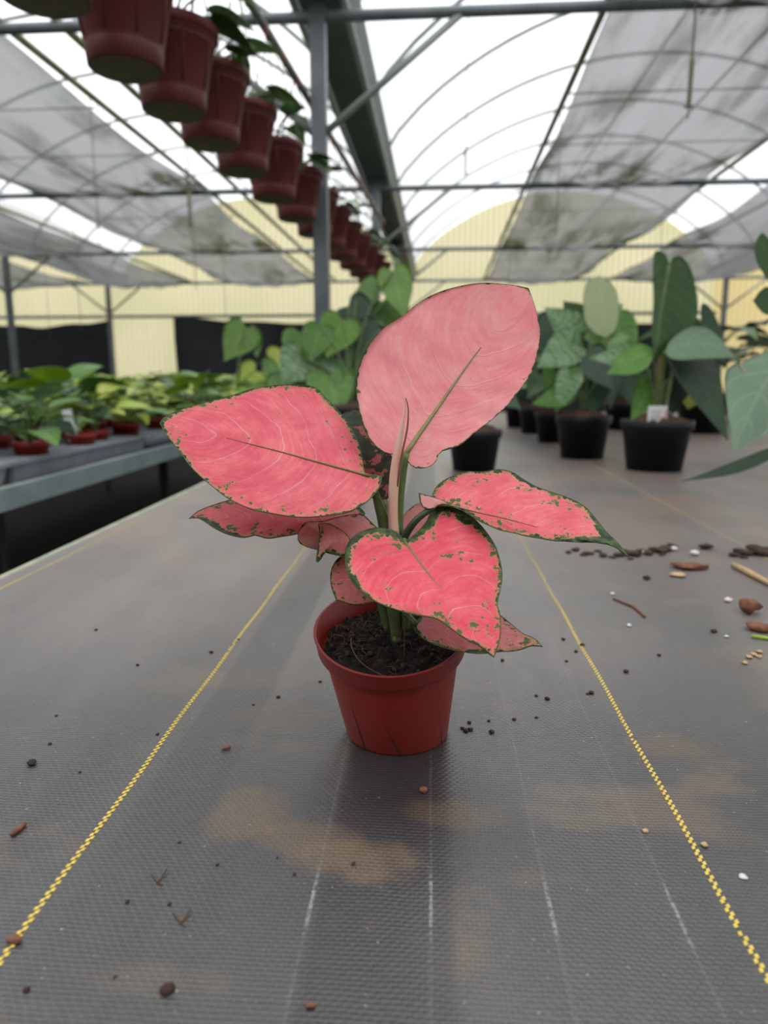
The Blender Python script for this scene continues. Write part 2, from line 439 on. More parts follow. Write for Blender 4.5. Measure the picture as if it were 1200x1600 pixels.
def lathe(bm, prof, c, n=40, f=None, closed=False):
    rings = []
    for r, z in prof:
        ring = []
        for k in range(n):
            a = 2 * math.pi * k / n
            p = Vector((r * math.cos(a), r * math.sin(a), z))
            if f: p = f(p)
            ring.append(bm.verts.new(Vector(c) + p))
        rings.append(ring)
    for A, B in zip(rings, rings[1:]):
        for k in range(n): bm.faces.new((A[k], A[(k + 1) % n], B[(k + 1) % n], B[k]))
    if prof[0][0] > 1e-4: bm.faces.new(rings[0][::-1])
    if prof[-1][0] > 1e-4 and closed: bm.faces.new(rings[-1])
    return bm


NEW = bmesh.new
SHAPES = dict(
    heart=[(0, 0), (-.06, .10), (-.14, .24), (-.10, .40), (.04, .5), (.25, .5), (.5, .39), (.74, .2), (.9, .07), (1, 0)],
    arrow=[(0, 0), (-.10, .10), (-.26, .26), (-.24, .40), (-.06, .5), (.2, .47), (.45, .36), (.7, .2), (.88, .08), (1, 0)],
    ovate=[(0, 0), (.02, .15), (.1, .33), (.25, .47), (.42, .5), (.6, .43), (.8, .24), (.92, .09), (1, 0)],
    lance=[(0, 0), (.05, .18), (.2, .42), (.4, .5), (.6, .42), (.8, .22), (.92, .08), (1, 0)],
)


def loft(Mp, Lp, Rp, nr=26, nc=7, post=None, thick=.0006, edgew=None):
    """leaf blade between two outlines through a midrib. Points are Vectors; post(p, t, s) moves the finished point."""
    bm = NEW(); uvl = bm.loops.layers.uv.new('UVMap'); el = bm.verts.layers.float.new('edge')
    m, l, r = cr(Mp, nr), cr(Lp, nr), cr(Rp, nr)
    outl = l + r[::-1]
    g = []
    for i in range(nr):
        row = []
        for j in range(-nc, nc + 1):
            if i in (0, nr - 1) and j > -nc: row.append(row[0]); continue
            s = j / nc; a = abs(s)
            p = m[i].lerp(l[i] if s < 0 else r[i], a) if 0 < i < nr - 1 else m[i]
            if i in (0, nr - 1): s = 0
            e = 99.
            if edgew:
                for q0, q1 in zip(outl, outl[1:]):
                    d = q1 - q0; k = max(0., min(1., (p - q0).dot(d) / max(d.dot(d), 1e-9)))
                    e = min(e, (p - q0 - d * k).length)
                e *= edgew
            v = bm.verts.new(post(p, i / (nr - 1), s) if post else p); v[el] = e
            row.append(v)
        g.append(row)

    def skin(g, flip):
        for i in range(nr - 1):
            for j in range(2 * nc):
                c = [(g[i][j], j, i), (g[i][j + 1], j + 1, i), (g[i + 1][j + 1], j + 1, i + 1), (g[i + 1][j], j, i + 1)]
                seen = []; c = [q for q in c if not (q[0] in seen or seen.append(q[0]))]
                if flip: c = c[::-1]
                f = bm.faces.new([q[0] for q in c])
                for lp, q in zip(f.loops, c): lp[uvl].uv = (q[1] / (2 * nc), q[2] / (nr - 1))
    skin(g, False)
    if thick:
        bm.normal_update(); mp = {}
        for row in g:
            for v in row:
                if v not in mp:
                    w = bm.verts.new(v.co - v.normal * thick); w[el] = v[el]; mp[v] = w
        g2 = [[mp[v] for v in row] for row in g]
        skin(g2, True)
        for cidx, fl in ((0, True), (2 * nc, False)):
            for i in range(nr - 1):
                q = [g[i][cidx], g[i + 1][cidx], g2[i + 1][cidx], g2[i][cidx]]
                f = bm.faces.new(q if not fl else q[::-1])
                for lp, vv in zip(f.loops, ((i), (i + 1), (i + 1), (i)) if not fl else ((i), (i + 1), (i + 1), (i))): lp[uvl].uv = (cidx / (2 * nc), vv / (nr - 1))
    return bm




def link_leaf(name, bm, mat, parent):
    off = ORI[parent]
    for v in bm.verts: v.co -= off
    me = bpy.data.meshes.new(name); bm.to_mesh(me); bm.free(); me.materials.append(mat)
    for p in me.polygons: p.use_smooth = True
    o = bpy.data.objects.new(name, me); COL.objects.link(o); o.parent = parent; ORI[o] = Vector(off)
    return o


def px_leaf(parent, Mp, Lp, Rp, z0, gx, gy, mat, cup=0., bow=0., wave=0., nw=3, nr=30, nc=9, thick=.0006, name='leaf', seed=0., rib=None, ribr=.0011, ribend=.8):
    """a leaf standing in the place where the photograph shows it, on its own sloping plane; its outline was read in photo pixels"""
    b = Vector((*Mp[0], 0)); tip = Vector((*Mp[-1], 0)); ln = (tip - b).length
    v3 = lambda q: Vector((q[0], q[1], 0))

    def depth(p, t, s):
        z = z0 + gx * (p.x - b.x) + gy * (p.y - b.y)
        z += cup * abs(s) ** 1.6 * math.sin(math.pi * min(1, .12 + t * .88)) + bow * math.sin(math.pi * t)
        z += wave * abs(s) ** 2 * math.sin(nw * math.pi * 2 * t + seed + (1.3 if s < 0 else 0))
        z += .0011 * abs(s) * math.sin(t * 50 - abs(s) * 7 + seed) * math.sin(math.pi * t) if cup else 0
        return z
    post = lambda p, t, s: P(p.x, p.y, depth(p, t, s))
    bm = loft([v3(q) for q in Mp], [v3(q) for q in Lp], [v3(q) for q in Rp], nr, nc, post, thick, edgew=z0 / F * 1000)
    o = link_leaf(name, bm, mat, parent)
    if rib:
        N = 20; ms = cr([v3(q) for q in Mp], N); rb = NEW(); pts = []; rs = []
        for i in range(int(N * ribend)):
            t = i / (N - 1); p = ms[i]
            pts.append(P(p.x, p.y, depth(p, t, 0) - .0003)); rs.append(ribr * (1 - .85 * t / ribend))
        tube(rb, pts, rs, 8)
        link('midrib', rb, rib, o)
    return o


def sh_leaf(parent, base, tip, width, shape, z0, gx, gy, mat, bend=0., name='leaf', stalk=None, stalkr=.004, stalkmat=None, **kw):
    """like px_leaf, with a standard outline between base and tip"""
    b, t = Vector(base), Vector(tip); d = t - b; n = Vector((-d.y, d.x)).normalized()
    f = lambda a, c: tuple(b + d * a + n * (c * width + bend * math.sin(math.pi * max(0, a))))
    Mp = [f(a, 0) for a in (0, .25, .5, .75, 1)]
    Lp = [f(a, c) for a, c in SHAPES[shape]]; Rp = [f(a, -c) for a, c in SHAPES[shape]]
    kw.setdefault('nr', 20); kw.setdefault('nc', 5)
    o = px_leaf(parent, Mp, Lp, Rp, z0, gx, gy, mat, name=name, **kw)
    if stalk is not None:
        s0 = Vector(stalk); s1 = P(b.x, b.y, z0); q = NEW()
        mid = (s0 + s1) / 2 + Vector(((s1.x - s0.x) * -.15, 0, .25 * (s1 - s0).length * .5))
        tube(q, cr([s0, mid, s1], 12), stalkr, 7)
        link('petiole', q, stalkmat or M['stemg'], o)
    return o


# ------------------------------------------------------------------ the greenhouse
def struct(name, bm, mat, label, cat, group=None, smooth=True):
    return tag(link(name, bm, mat, None, smooth), label, cat, group, 'structure')


b = NEW(); box(b, (0, 5, -.02), (40, 40, .04)); struct('floor', b, M['ground'], 'dark cloth covered greenhouse floor below the benches', 'floor', smooth=False)
SP, BAY0, BW, RISE = 1.88, -.615, 5.6, 1.42          # hoop foot height above the camera, gutter line, bay width, rise
YN, YF = -1.6, 14.0
bays = [BAY0 + BW * k for k in (-2, -1, 0, 1)]


def arch(x0, u): return x0 + BW * u, SP + RISE * (1 - (2 * u - 1) ** 2) ** .75


for k, x0 in enumerate(bays):
    b = NEW(); rows = []
    for j in range(35):
        y = YN + (YF - YN) * j / 34
        rows.append([b.verts.new(G(arch(x0, i / 24)[0], y, arch(x0, i / 24)[1] + .03 + .006 * math.sin(y * 9.))) for i in range(25)])
    for A, B in zip(rows, rows[1:]):
        for i in range(24): b.faces.new((A[i], A[i + 1], B[i + 1], B[i]))
    struct('ceiling', b, M['film'], ['arched white film roof of the bay beyond the far bench', 'arched white film roof above the bench with terracotta pots', 'arched white film roof above the black pots', 'arched white film roof of the outermost bay'][k], 'roof', 'film roof bays')
    # end wall gable
for k, x0 in enumerate(bays):
    b = NEW(); bot = []; top = []
    for i in range(25):
        x, h = arch(x0, i / 24)
        top.append(b.verts.new(G(x, YF, h + .03))); bot.append(b.verts.new(G(x, YF, -1.04)))
    for i in range(24): b.faces.new((bot[i], bot[i + 1], top[i + 1], top[i]))
    struct('wall_far', b, M['sheet2'] if k == 3 else M['sheet'], ['pale yellow end wall of the outer bay by the steel frames', 'pale yellow corrugated end wall behind the terracotta pots', 'pale yellow corrugated end wall behind the pink plant', 'amber end wall section beyond the black pots'][k], 'wall', 'end wall sections', False)
for nm, x in (('wall_left', bays[0] - .02), ('wall_right', bays[-1] + BW + .02)):
    b = NEW(); vs = [b.verts.new(G(x, y, h)) for y, h in ((YN, -1.04), (YF, -1.04), (YF, SP), (YN, SP))]; b.faces.new(vs)
    struct(nm, b, M['wallfilm'], 'film side wall of the greenhouse on the %s' % ('bench side' if 'left' in nm else 'black pot side'), 'wall', smooth=False)
b = NEW(); vs = [b.verts.new(G(x, YN, h)) for x, h in ((bays[0], -1.04), (bays[-1] + BW, -1.04), (bays[-1] + BW, SP), (bays[0], SP))]; b.faces.new(vs)
struct('wall_near_blocker', b, M['neardim'], 'unseen dim film wall added behind the camera to cut frontal light', 'wall', smooth=False)

# gutters
for k, gx_ in enumerate((BAY0, BAY0 - BW, BAY0 + BW)):
    b = NEW(); y0, y1 = (-1, YF)
    pr = [(-.10, 0), (.10, 0), (.17, .16), (-.17, .16)]
    A = [b.verts.new(G(gx_ + x, y0, 1.80 + h)) for x, h in pr]; B = [b.verts.new(G(gx_ + x, y1, 1.80 + h)) for x, h in pr]
    for i in range(4): b.faces.new((A[i], A[(i + 1) % 4], B[(i + 1) % 4], B[i]))
    b.faces.new(A[::-1]); b.faces.new(B)
    lab = ['dark green steel gutter running above the posts behind the pink plant', 'dark steel gutter above the far side of the terracotta pot bench', 'dark steel gutter above the black pot side'][k]
    g_ = struct('gutter', b, M['gutter'], lab, 'gutter', 'roof gutters', False)
    for sx in (-1, 1):
        b = NEW(); tube(b, [G(gx_ + sx * .125, y0, 1.80), G(gx_ + sx * .125, y1, 1.80)], .021, 8); link('gutter_lip', b, M['lip'], g_)
POSTY = (3.8, 7.0, 10.2, 13.4)
ordn = ['nearest', 'second', 'third', 'fourth', 'fifth', 'sixth', 'seventh', 'eighth', 'ninth', 'tenth', 'eleventh', 'twelfth', 'thirteenth', 'fourteenth', 'fifteenth', 'sixteenth']
for gi, gx_ in enumerate((BAY0, BAY0 - BW, BAY0 + BW)):
    for i, y in enumerate(POSTY):
        b = NEW(); p = G(gx_, y, 0); box(b, (p.x, p.y, (CAM.z + 1.80) / 2), (.075, .075, CAM.z + 1.80), GA)
        o = struct('post', b, M['steel'], 'grey square steel post, %s in the row %s' % (ordn[i], ['under the main gutter behind the pink plant', 'beyond the terracotta pot bench', 'beyond the black pots'][gi]), 'post', 'greenhouse posts', False)
        b = NEW(); box(b, G(gx_, y, 1.785), (.16, .13, .03), GA); link('cap_plate', b, M['gutter'], o, False)
        # arm braces up to the roof
        for sx in (-1, 1):
            b = NEW(); tube(b, [G(gx_ + sx * .03, y, 1.20), G(gx_ + sx * .70, y, 1.715)], .019, 8)
            struct('brace', b, M['hoop'], 'thin diagonal brace %s the %s post %s' % ('on the bench side of' if sx < 0 else 'on the far side of', ordn[i], ['of the main gutter', 'beyond the terracotta pot bench', 'beyond the black pots'][gi]), 'brace', 'post braces')
for i, y in enumerate(POSTY):
    b = NEW(); tube(b, [G(-12, y, 1.72), G(11, y, 1.72)], .026, 10)
    struct('crossbar', b, M['steel'], 'horizontal steel crossbar at the %s row of posts' % ordn[i], 'crossbar', 'crossbars')
hi = 0
bayn = ['the outer bay', 'the bay over the terracotta pots', 'the bay over the black pots', 'the outermost bay']
for k, x0 in enumerate(bays):
    for j in range(11):
        y = .6 + j * 1.28
        b = NEW(); tube(b, [G(*[arch(x0, i / 28)[0], y, arch(x0, i / 28)[1]]) for i in range(29)], .018, 7)
        struct('roof_hoop', b, M['hoop'], 'curved roof hoop, %s along %s' % (ordn[j], bayn[k]), 'hoop', 'roof hoops')
PUR = [(.78, 1.78, 'along the inner edge of the shade net over the black pots'), (2.45, 1.78, 'along the outer edge of the shade net over the black pots'), (3.35, 1.78, 'along the second net beyond the black pots'),
       (-1.96, 1.78, 'bordering the bright strip over the hanging pots'), (-2.26, 1.78, 'along the inner edge of the net over the terracotta pots'), (-3.95, 1.78, 'along the outer edge of the net over the terracotta pots'), (-4.7, 1.78, 'along the second net over the far bench')]
for x, h, lab in PUR:
    b = NEW(); tube(b, [G(x, 1.0, h), G(x, YF, h)], .021, 8)
    struct('purlin', b, M['mossy'], 'long mossy roof pipe ' + lab, 'pipe', 'long roof pipes')
for x0, nm in ((bays[2], 'the bay over the black pots'), (bays[1], 'the bay over the terracotta pots')):
    b = NEW(); h = arch(x0, .5)[1] - .04; tube(b, [G(x0 + BW / 2, .6, h), G(x0 + BW / 2, YF, h)], .016, 7)
    struct('ridge_pipe', b, M['hoop'], 'thin ridge pipe under the crown of ' + nm, 'pipe', 'ridge pipes')


for i, y in enumerate((2.5, 4.9, 5.9, 8.1, 9.1, 11.3, 12.4)):
    for xa, xb, nm in ((-3.95, -2.26, 'over the terracotta pots'), (.78, 2.45, 'above the black pots')):
        b = NEW(); tube(b, [G(xa, y, 1.735), G(xb, y, 1.735)], .007, 5)
        tag(link('net_wire', b, M['mossy']), 'thin cross wire under the net %s, %s along' % (nm, ordn[i]), 'wire', 'cross wires under the nets')
for x, nm in ((-3.1, 'middle of the stained net over the terracotta pots'), (-5.4, 'middle of the net over the far bench'), (1.6, 'middle of the stained net above the black pots'), (4.0, 'middle of the outermost pale net')):
    b = NEW(); tube(b, [G(x, 1.2, 1.70), G(x, 13.5, 1.70)], .009, 5)
    tag(link('net_wire', b, M['mossy']), 'long wire running under the ' + nm, 'wire', 'long wires under the nets')


# shade nets, hung over the crossbars
def net(x0, x1, y0, y1, mat, lab, sd, lift=0.0):
    b = NEW(); nx, ny = 28, 90; g = []
    for j in range(ny + 1):
        y = y0 + (y1 - y0) * j / ny
        ph = ((y - POSTY[0]) / 3.2) % 1.0
        sag = math.sin(math.pi * ph)
        row = []
        for i in range(nx + 1):
            u = i / nx
            h = 1.76 + lift - .20 * sag * (.25 + .75 * math.sin(math.pi * u)) - .06 * math.sin(math.pi * u)
            h += .018 * math.sin(u * 17 + y * 1.9 + sd) * sag + .012 * math.sin(u * 31 - y * 2.7 + sd)
            h += .10 * max(0, u - .75) * math.sin(y * 1.2 + sd)
            row.append(b.verts.new(G(x0 + (x1 - x0) * u + .05 * math.sin(y * 1.6 + sd) * u, y, h)))
        g.append(row)
    for A, B in zip(g, g[1:]):
        for i in range(nx): b.faces.new((A[i], A[i + 1], B[i + 1], B[i]))
    return tag(link('shade_net', b, mat), lab, 'shade net', 'shade nets')


net(.80, 2.42, 1.2, 13.6, M['net1'], 'grey algae-stained shade net sagging above the black pots', .4)
net(3.0, 5.0, 1.2, 13.6, M['net2'], 'pale grey shade net furthest out beyond the black pots', 2.4)
net(-2.28, -3.92, 1.2, 13.6, M['net1'], 'stained grey shade net over the terracotta pot bench, next to the hanging pots', 1.7)
net(-4.65, -6.1, 1.2, 13.6, M['net2'], 'grey shade net over the far bench, beyond the bright gap', 3.1)
net(-6.6, -10.5, 1.2, 13.6, M['net2'], 'grey shade net of the outer bay beyond the second gutter', 5.1)

# dark cloth at the end wall, with the opening between
for x0, x1, ht, lab in ((-5.15, -.7, 1.13, 'black cloth curtain hung along the end wall below the yellow sheet'), (-9.5, -6.4, 1.08, 'black cloth panel by the open doorway at the far end'), (.2, 5.0, 1.02, 'black cloth hung at the end wall behind the black pots')):
    b = NEW(); g = []
    for i in range(41):
        u = i / 40; x = x0 + (x1 - x0) * u
        top = ht - .10 * math.sin(math.pi * u) ** 2 + .02 * math.sin(u * 20)
        g.append([b.verts.new(G(x, YF - .12 + .04 * math.sin(x * 5 + j), -1.04 + (top + 1.04) * j / 6)) for j in range(7)])
    for A, B in zip(g, g[1:]):
        for j in range(6): b.faces.new((A[j], B[j], B[j + 1], A[j + 1]))
    tag(link('black_curtain', b, M['blackcloth']), lab, 'curtain', 'black cloths at the end wall')
b = NEW(); tube(b, [G(-9.5, YF - .2, 1.16), G(5, YF - .2, 1.16)], .03, 8)
struct('wall_rail', b, M['steel'], 'horizontal steel rail across the end wall above the black cloth', 'rail')

# thin wires and misters hanging from the roof
nw_ = 0
for (x, y, h0, h1) in ((-1.96, 2.6, .95, 1.74), (-2.26, 3.4, .75, 1.74), (-2.26, 4.8, .85, 1.74), (-3.95, 5.6, .6, 1.74), (-1.96, 5.8, .7, 1.74), (-2.26, 7.6, .5, 1.74), (-3.95, 7.8, .5, 1.74), (.78, 5.2, .95, 1.74), (2.45, 3.6, .9, 1.74), (2.45, 5.6, .8, 1.74), (.78, 8.6, .6, 1.74), (2.45, 8.6, .6, 1.74), (-4.7, 8.5, .4, 1.74), (-4.7, 6.5, .5, 1.74)):
    b = NEW(); tube(b, [G(x, y, h0), G(x, y, h1 + .05)], .0035, 5)
    tag(link('hanging_wire', b, M['wire']), 'thin vertical wire hanging from the roof pipes over the benches', 'wire', 'thin hanging wires')
for px, py, z, lab in ((1076, 165, 2.86, 'green misting nozzle hanging on a thin tube under the stained net'), (297, 352, 4.2, 'small misting nozzle hanging over the terracotta pots, far from the post'), (727, 270, 5.3, 'small misting nozzle hanging near the net edge above the pink plant')):
    p = P(px, py, z); r = root('misting_nozzle', p, lab, 'mister', 'hanging misters')
    b = NEW(); tube(b, [p + Vector((0, 0, .19)), Vector((p.x, p.y, CAM.z + arch(BAY0 if p.x > BAY0 else BAY0 - BW, ((p.x - BAY0) / BW) % 1.)[1]))], .004, 6); link('feed_tube', b, M['mossy'], r)
    b = NEW(); lathe(b, [(.004, .0), (.009, .01), (.010, .16), (.005, .19)], p, 12, closed=True); link('weight', b, M['mossy'], r)
    b = NEW(); tube(b, [p + Vector((-.018, 0, -.005)), p + Vector((.018, 0, -.005))], .005, 6); tube(b, [p, p + Vector((0, 0, -.05))], .003, 6); link('nozzle_head', b, M['wire'], r)

# ------------------------------------------------------------------ main bench with woven ground cover
XL, XR, Y0, Y1 = T(0, 905).x - .0, 2.6, -.25, 6.2
r = root('bench', (1, 3, 0), 'wide bench covered with black woven cloth, carrying the pink plant', 'bench', 'benches')
b = NEW(); box(b, ((XL + XR) / 2, (Y0 + Y1) / 2, TABLE - .022), (XR - XL - .004, Y1 - Y0, .036)); link('bench_top', b, M['bench'], r, False)
b = NEW(); tube(b, [(XL - .004, Y0, TABLE - .004), (XL - .004, Y1, TABLE - .004)], .0075, 8); link('edge_rail', b, M['edge'], r)
for x in (XL + .12, .9, XR - .15):
    for y in (.2, 2.2, 4.2, 6.0):
        b = NEW(); box(b, (x, y, (TABLE - .04) / 2), (.04, .04, TABLE - .04)); link('leg', b, M['blackm'], r, False)
b = NEW(); n = 60
g = [[b.verts.new((XL + (XR - XL) * i / n, Y0 + (Y1 - Y0) * j / 80, TABLE)) for i in range(n + 1)] for j in range(81)]
for j in range(80):
    for i in range(n): b.faces.new((g[j][i], g[j][i + 1], g[j + 1][i + 1], g[j + 1][i]))
for (p0, p1) in (((XL, Y0), (XR, Y0)), ((XR, Y0), (XR, Y1)), ((XR, Y1), (XL, Y1)), ((XL, Y1), (XL, Y0))):
    b.faces.new([b.verts.new((*q, z)) for q, z in ((p0, TABLE), (p0, TABLE - .004), (p1, TABLE - .004), (p1, TABLE))])
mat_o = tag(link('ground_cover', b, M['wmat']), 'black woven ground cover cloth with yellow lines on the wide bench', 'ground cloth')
LX = [T(480, 850).x * .5 + T(150, 1303).x * .5, T(812, 840).x * .5 + T(1050, 1256).x * .5]
sp_ = LX[1] - LX[0]
for li, x0 in enumerate((LX[0] - sp_, LX[0], LX[1], LX[1] + sp_)):
    b = NEW(); y = Y0
    if x0 < XL + .004: x0 = XL + .022
    k = 0
    while y < Y1:
        for c in (0, 1):
            yy = y + c * .0028 + random.uniform(-.0003, .0003); xx = x0 + (c - .5) * .0017 + .0006 * math.sin(y * 31)
            if random.random() < .02: continue
            hx, hy, sk = .0012, .00145, .0006
            t0 = [b.verts.new((xx + sx * hx * q, yy + sy * hy * q + sx * sk, TABLE + zz)) for q, zz in ((1, .0002), (.6, .0007)) for sx, sy in ((-1, -1), (1, -1), (1, 1), (-1, 1))]
            b.faces.new(t0[4:8])
            for i in range(4): b.faces.new((t0[i], t0[(i + 1) % 4], t0[4 + (i + 1) % 4], t0[4 + i]))
        y += .0059
    o = link('yellow_thread', b, M['yellow'], mat_o, False); o['label'] = 'woven yellow marker line'

# ------------------------------------------------------------------ the pink aglaonema
pb = T(617, 1181); PC = Vector((pb.x, pb.y + .041, TABLE))
HP = .090
hero = root('potted_aglaonema', PC, 'pink-leaved plant with green leaf margins in a terracotta plastic pot', 'potted plant')


def warp(p):
    k = max(0, p.z / HP)
    return Vector((p.x - .006 * k, p.y - .001 * k, p.z + k * .26 * p.y))


prof = [(.0, .006), (.034, .006), (.038, .0), (.0412, .0), (.0422, .002), (.0548, .0735), (.0548, .0742), (.0592, .0755), (.0600, .077), (.0616, .0895), (.0622, .0905), (.0612, .0915), (.0596, .0905), (.0565, .077), (.053, .066), (.05, .05)]
b = NEW(); lathe(b, prof, PC, 96, warp); pot = link('pot', b, M['terra'], hero)
# drainage slits: strips on the pot wall, coloured dark for the shaded openings
for a0, a1, ztop, wid in ((-2.25, -2.16, .052, .075), (-1.72, -1.46, .038, .07), (-.62, -.5, .022, .04)):
    b = NEW(); N = 14; L = []; R_ = []
    for i in range(N):
        k = i / (N - 1); z = .001 + (ztop - .001) * (1 - k); rr = .0422 + (.0548 - .0422) * (z - .002) / .0715 + .00025
        am = a0 + (a1 - a0) * k; w = wid * k ** 1.3 * .5 + .004
        L.append(b.verts.new(PC + warp(Vector((rr * math.cos(am - w), rr * math.sin(am - w), z)))))
        R_.append(b.verts.new(PC + warp(Vector((rr * math.cos(am + w * .25), rr * math.sin(am + w * .25), z)))))
    for i in range(N - 1): b.faces.new((L[i], L[i + 1], R_[i + 1], R_[i]))
    link('drainage_slit', b, M['slit'], pot)
b = NEW(); nr_ = 34; rings = []
for i in range(nr_):
    rr = .0555 * i / (nr_ - 1); ring = []
    for k in range(90):
        a = 2 * math.pi * k / 90; q = Vector((rr * math.cos(a), rr * math.sin(a), 0))
        hgt = .074 + .0045 * mnoise.noise(q * 90) + .0034 * mnoise.noise(q * 240) + .003 * mnoise.noise(q * 520) + .0016 * mnoise.noise(q * 1100) + .004 * (1 - (rr / .0555) ** 2)
        ring.append(b.verts.new(PC + warp(Vector((q.x, q.y, hgt)))))
    rings.append(ring)
for A, B in zip(rings, rings[1:]):
    for k in range(90): b.faces.new((A[k], A[(k + 1) % 90], B[(k + 1) % 90], B[k]))
bmesh.ops.remove_doubles(b, verts=b.verts[:], dist=1e-6)
soil = link('soil', b, M['soil'], hero)
rnd = random.Random(3)


def spt(x, y, z): return PC + warp(Vector((x, y, z)))


def fib(pts, r):
    q = NEW(); tube(q, cr([spt(*p) for p in pts], 16), r, 5); return link('root_fibre', q, M['fibre'], soil)


fib([(-.032, -.004, .083), (-.030, -.018, .084), (-.022, -.034, .083), (-.008, -.045, .081), (.006, -.049, .080), (.022, -.046, .081)], .0005)
fib([(.012, -.028, .084), (.013, -.022, .10), (.012, -.018, .12)], .0004)
for i in range(80):
    a = rnd.uniform(0, 6.28); rr = .05 * math.sqrt(rnd.random()); x, y = rr * math.cos(a), rr * math.sin(a)
    if i < 52: x, y = -.03 + rnd.gauss(0, .012), .004 + rnd.gauss(0, .016)
    if math.hypot(x, y) > .052: continue
    d = rnd.uniform(0, 6.28); l = rnd.uniform(.006, .014)
    fib([(x, y, .078), (x + .5 * l * math.cos(d), y + .5 * l * math.sin(d), .0800 + rnd.uniform(0, .0012)), (x + l * math.cos(d + .5), y + l * math.sin(d + .5), .080)], rnd.uniform(.00012, .00028))
for i in range(60):
    a = rnd.uniform(0, 6.28); rr = .052 * math.sqrt(rnd.random()); x, y = rr * math.cos(a), rr * math.sin(a)
    q = NEW(); bmesh.ops.create_icosphere(q, subdivisions=1, radius=rnd.uniform(.001, .0028), matrix=Matrix.Translation(spt(x, y, .079)))
    for v in q.verts: v.co += Vector((rnd.uniform(-1, 1), rnd.uniform(-1, 1), rnd.uniform(-1, 1))) * .0005
    link('peat_crumb', q, M['crumb'], soil)

# stems: the cane from the soil, sheaths and petioles
base = spt(.004, -.004, .072)


def ptube(pts, rs, mat, name='petiole', par=None, n=10, flat=1.):
    q = NEW(); pp = cr(pts, 18); m = len(rs) - 1
    rr = [rs[min(m - 1, int(i / 17 * m))] + (rs[min(m, int(i / 17 * m) + 1)] - rs[min(m - 1, int(i / 17 * m))]) * (i / 17 * m - min(m - 1, int(i / 17 * m))) for i in range(18)]
    tube(q, pp, rr, n, flat=flat); return link(name, q, mat, par or hero)


ptube([P(619, 1004, .565), P(618, 960, .567), P(616, 900, .567), P(613, 840, .563)], [.0035, .0072, .0085, .008], M['stemg'], 'stem', n=14)
ptube([P(606, 985, .572), P(600, 945, .573), P(603, 900, .571)], [.003, .0055, .006], M['stemg'], 'stem')
ptube([P(634, 985, .562), P(634, 945, .564), P(628, 880, .562)], [.003, .0045, .006], M['stemg'], 'stem')
q = NEW(); bmesh.ops.create_icosphere(q, subdivisions=2, radius=.0032, matrix=Matrix.Translation(P(619, 1000, .558))); link('bud', q, M['stemg'], hero)
# new leaf, still rolled
sp_pts = [P(616, 842, .556), P(614, 800, .555), P(616, 750, .553), P(622, 700, .551), P(629, 660, .550), P(634, 634, .550), P(631, 620, .550), P(624, 617.5, .549)]
spear = ptube(sp_pts, [.0062, .0056, .0055, .0058, .0052, .0032, .0012, .0005], M['stempink'], 'rolled_leaf', n=14, flat=.7)
ptube([P(621, 760, .5495), P(627, 715, .5462), P(636, 672, .5452), P(638, 640, .5462), P(634, 622, .548)], [.0006, .0008, .0008, .0007, .0004], M['chip'], 'leaf_edge', spear)

# leaf 1: upright pale leaf at the top
L1 = px_leaf(hero, [(633, 711), (655, 678), (687, 633), (713, 595), (748, 547), (785, 502), (826, 450)],
             [(633, 711), (615, 710), (593, 702), (571, 675), (559, 633), (557, 595), (563, 569), (577, 539), (599, 513), (628, 494), (657, 471), (689, 455), (727, 445), (753, 442), (780, 443), (807, 446), (826, 450)],
             [(633, 711), (639, 723), (649, 731), (668, 730), (681, 721), (687, 707), (700, 702), (721, 694), (743, 675), (767, 657), (791, 635), (815, 606), (832, 579), (841, 547), (845, 523), (841, 499), (835, 475), (826, 450)],
             .562, .00008, -.00022, LEAFM[0], cup=-.006, bow=.006, wave=.0015, nr=46, nc=14, rib=M['midrib'], ribr=.0021, ribend=.68)
q = NEW(); tube(q, cr([P(622, 836, .560), P(624, 790, .562), P(629, 745, .562), P(635, 708, .561)], 14), [.0042 - .0016 * i / 13 for i in range(14)], 10); link('petiole', q, M['stemg'], L1)
# leaf 2: broad leaf to the left
L2 = px_leaf(hero, [(578, 744), (544, 735), (493, 721), (443, 707), (392, 694), (354, 684), (303, 672), (249, 661)],
             [(578, 744), (596, 742), (595, 757), (585, 773), (569, 787), (544, 800), (509, 806), (468, 808), (430, 803), (392, 795), (357, 779), (332, 760), (303, 735), (278, 703), (259, 678), (249, 661)],
             [(578, 744), (571, 741), (566, 713), (560, 691), (544, 659), (525, 637), (509, 621), (493, 605), (468, 601), (430, 602), (392, 608), (360, 618), (319, 629), (281, 640), (259, 650), (249, 661)],
             .553, .00006, -.00052, LEAFM[1], cup=.006, bow=-.004, wave=.0012, nr=46, nc=14, rib=M['midrib2'], ribr=.0013, ribend=.7)
q = NEW(); tube(q, cr([P(606, 850, .566), P(600, 815, .565), P(590, 783, .562), P(583, 758, .556)], 14), [.0070 - .0048 * (i / 13) for i in range(14)], 10); link('petiole', q, M['stemg'], L2)
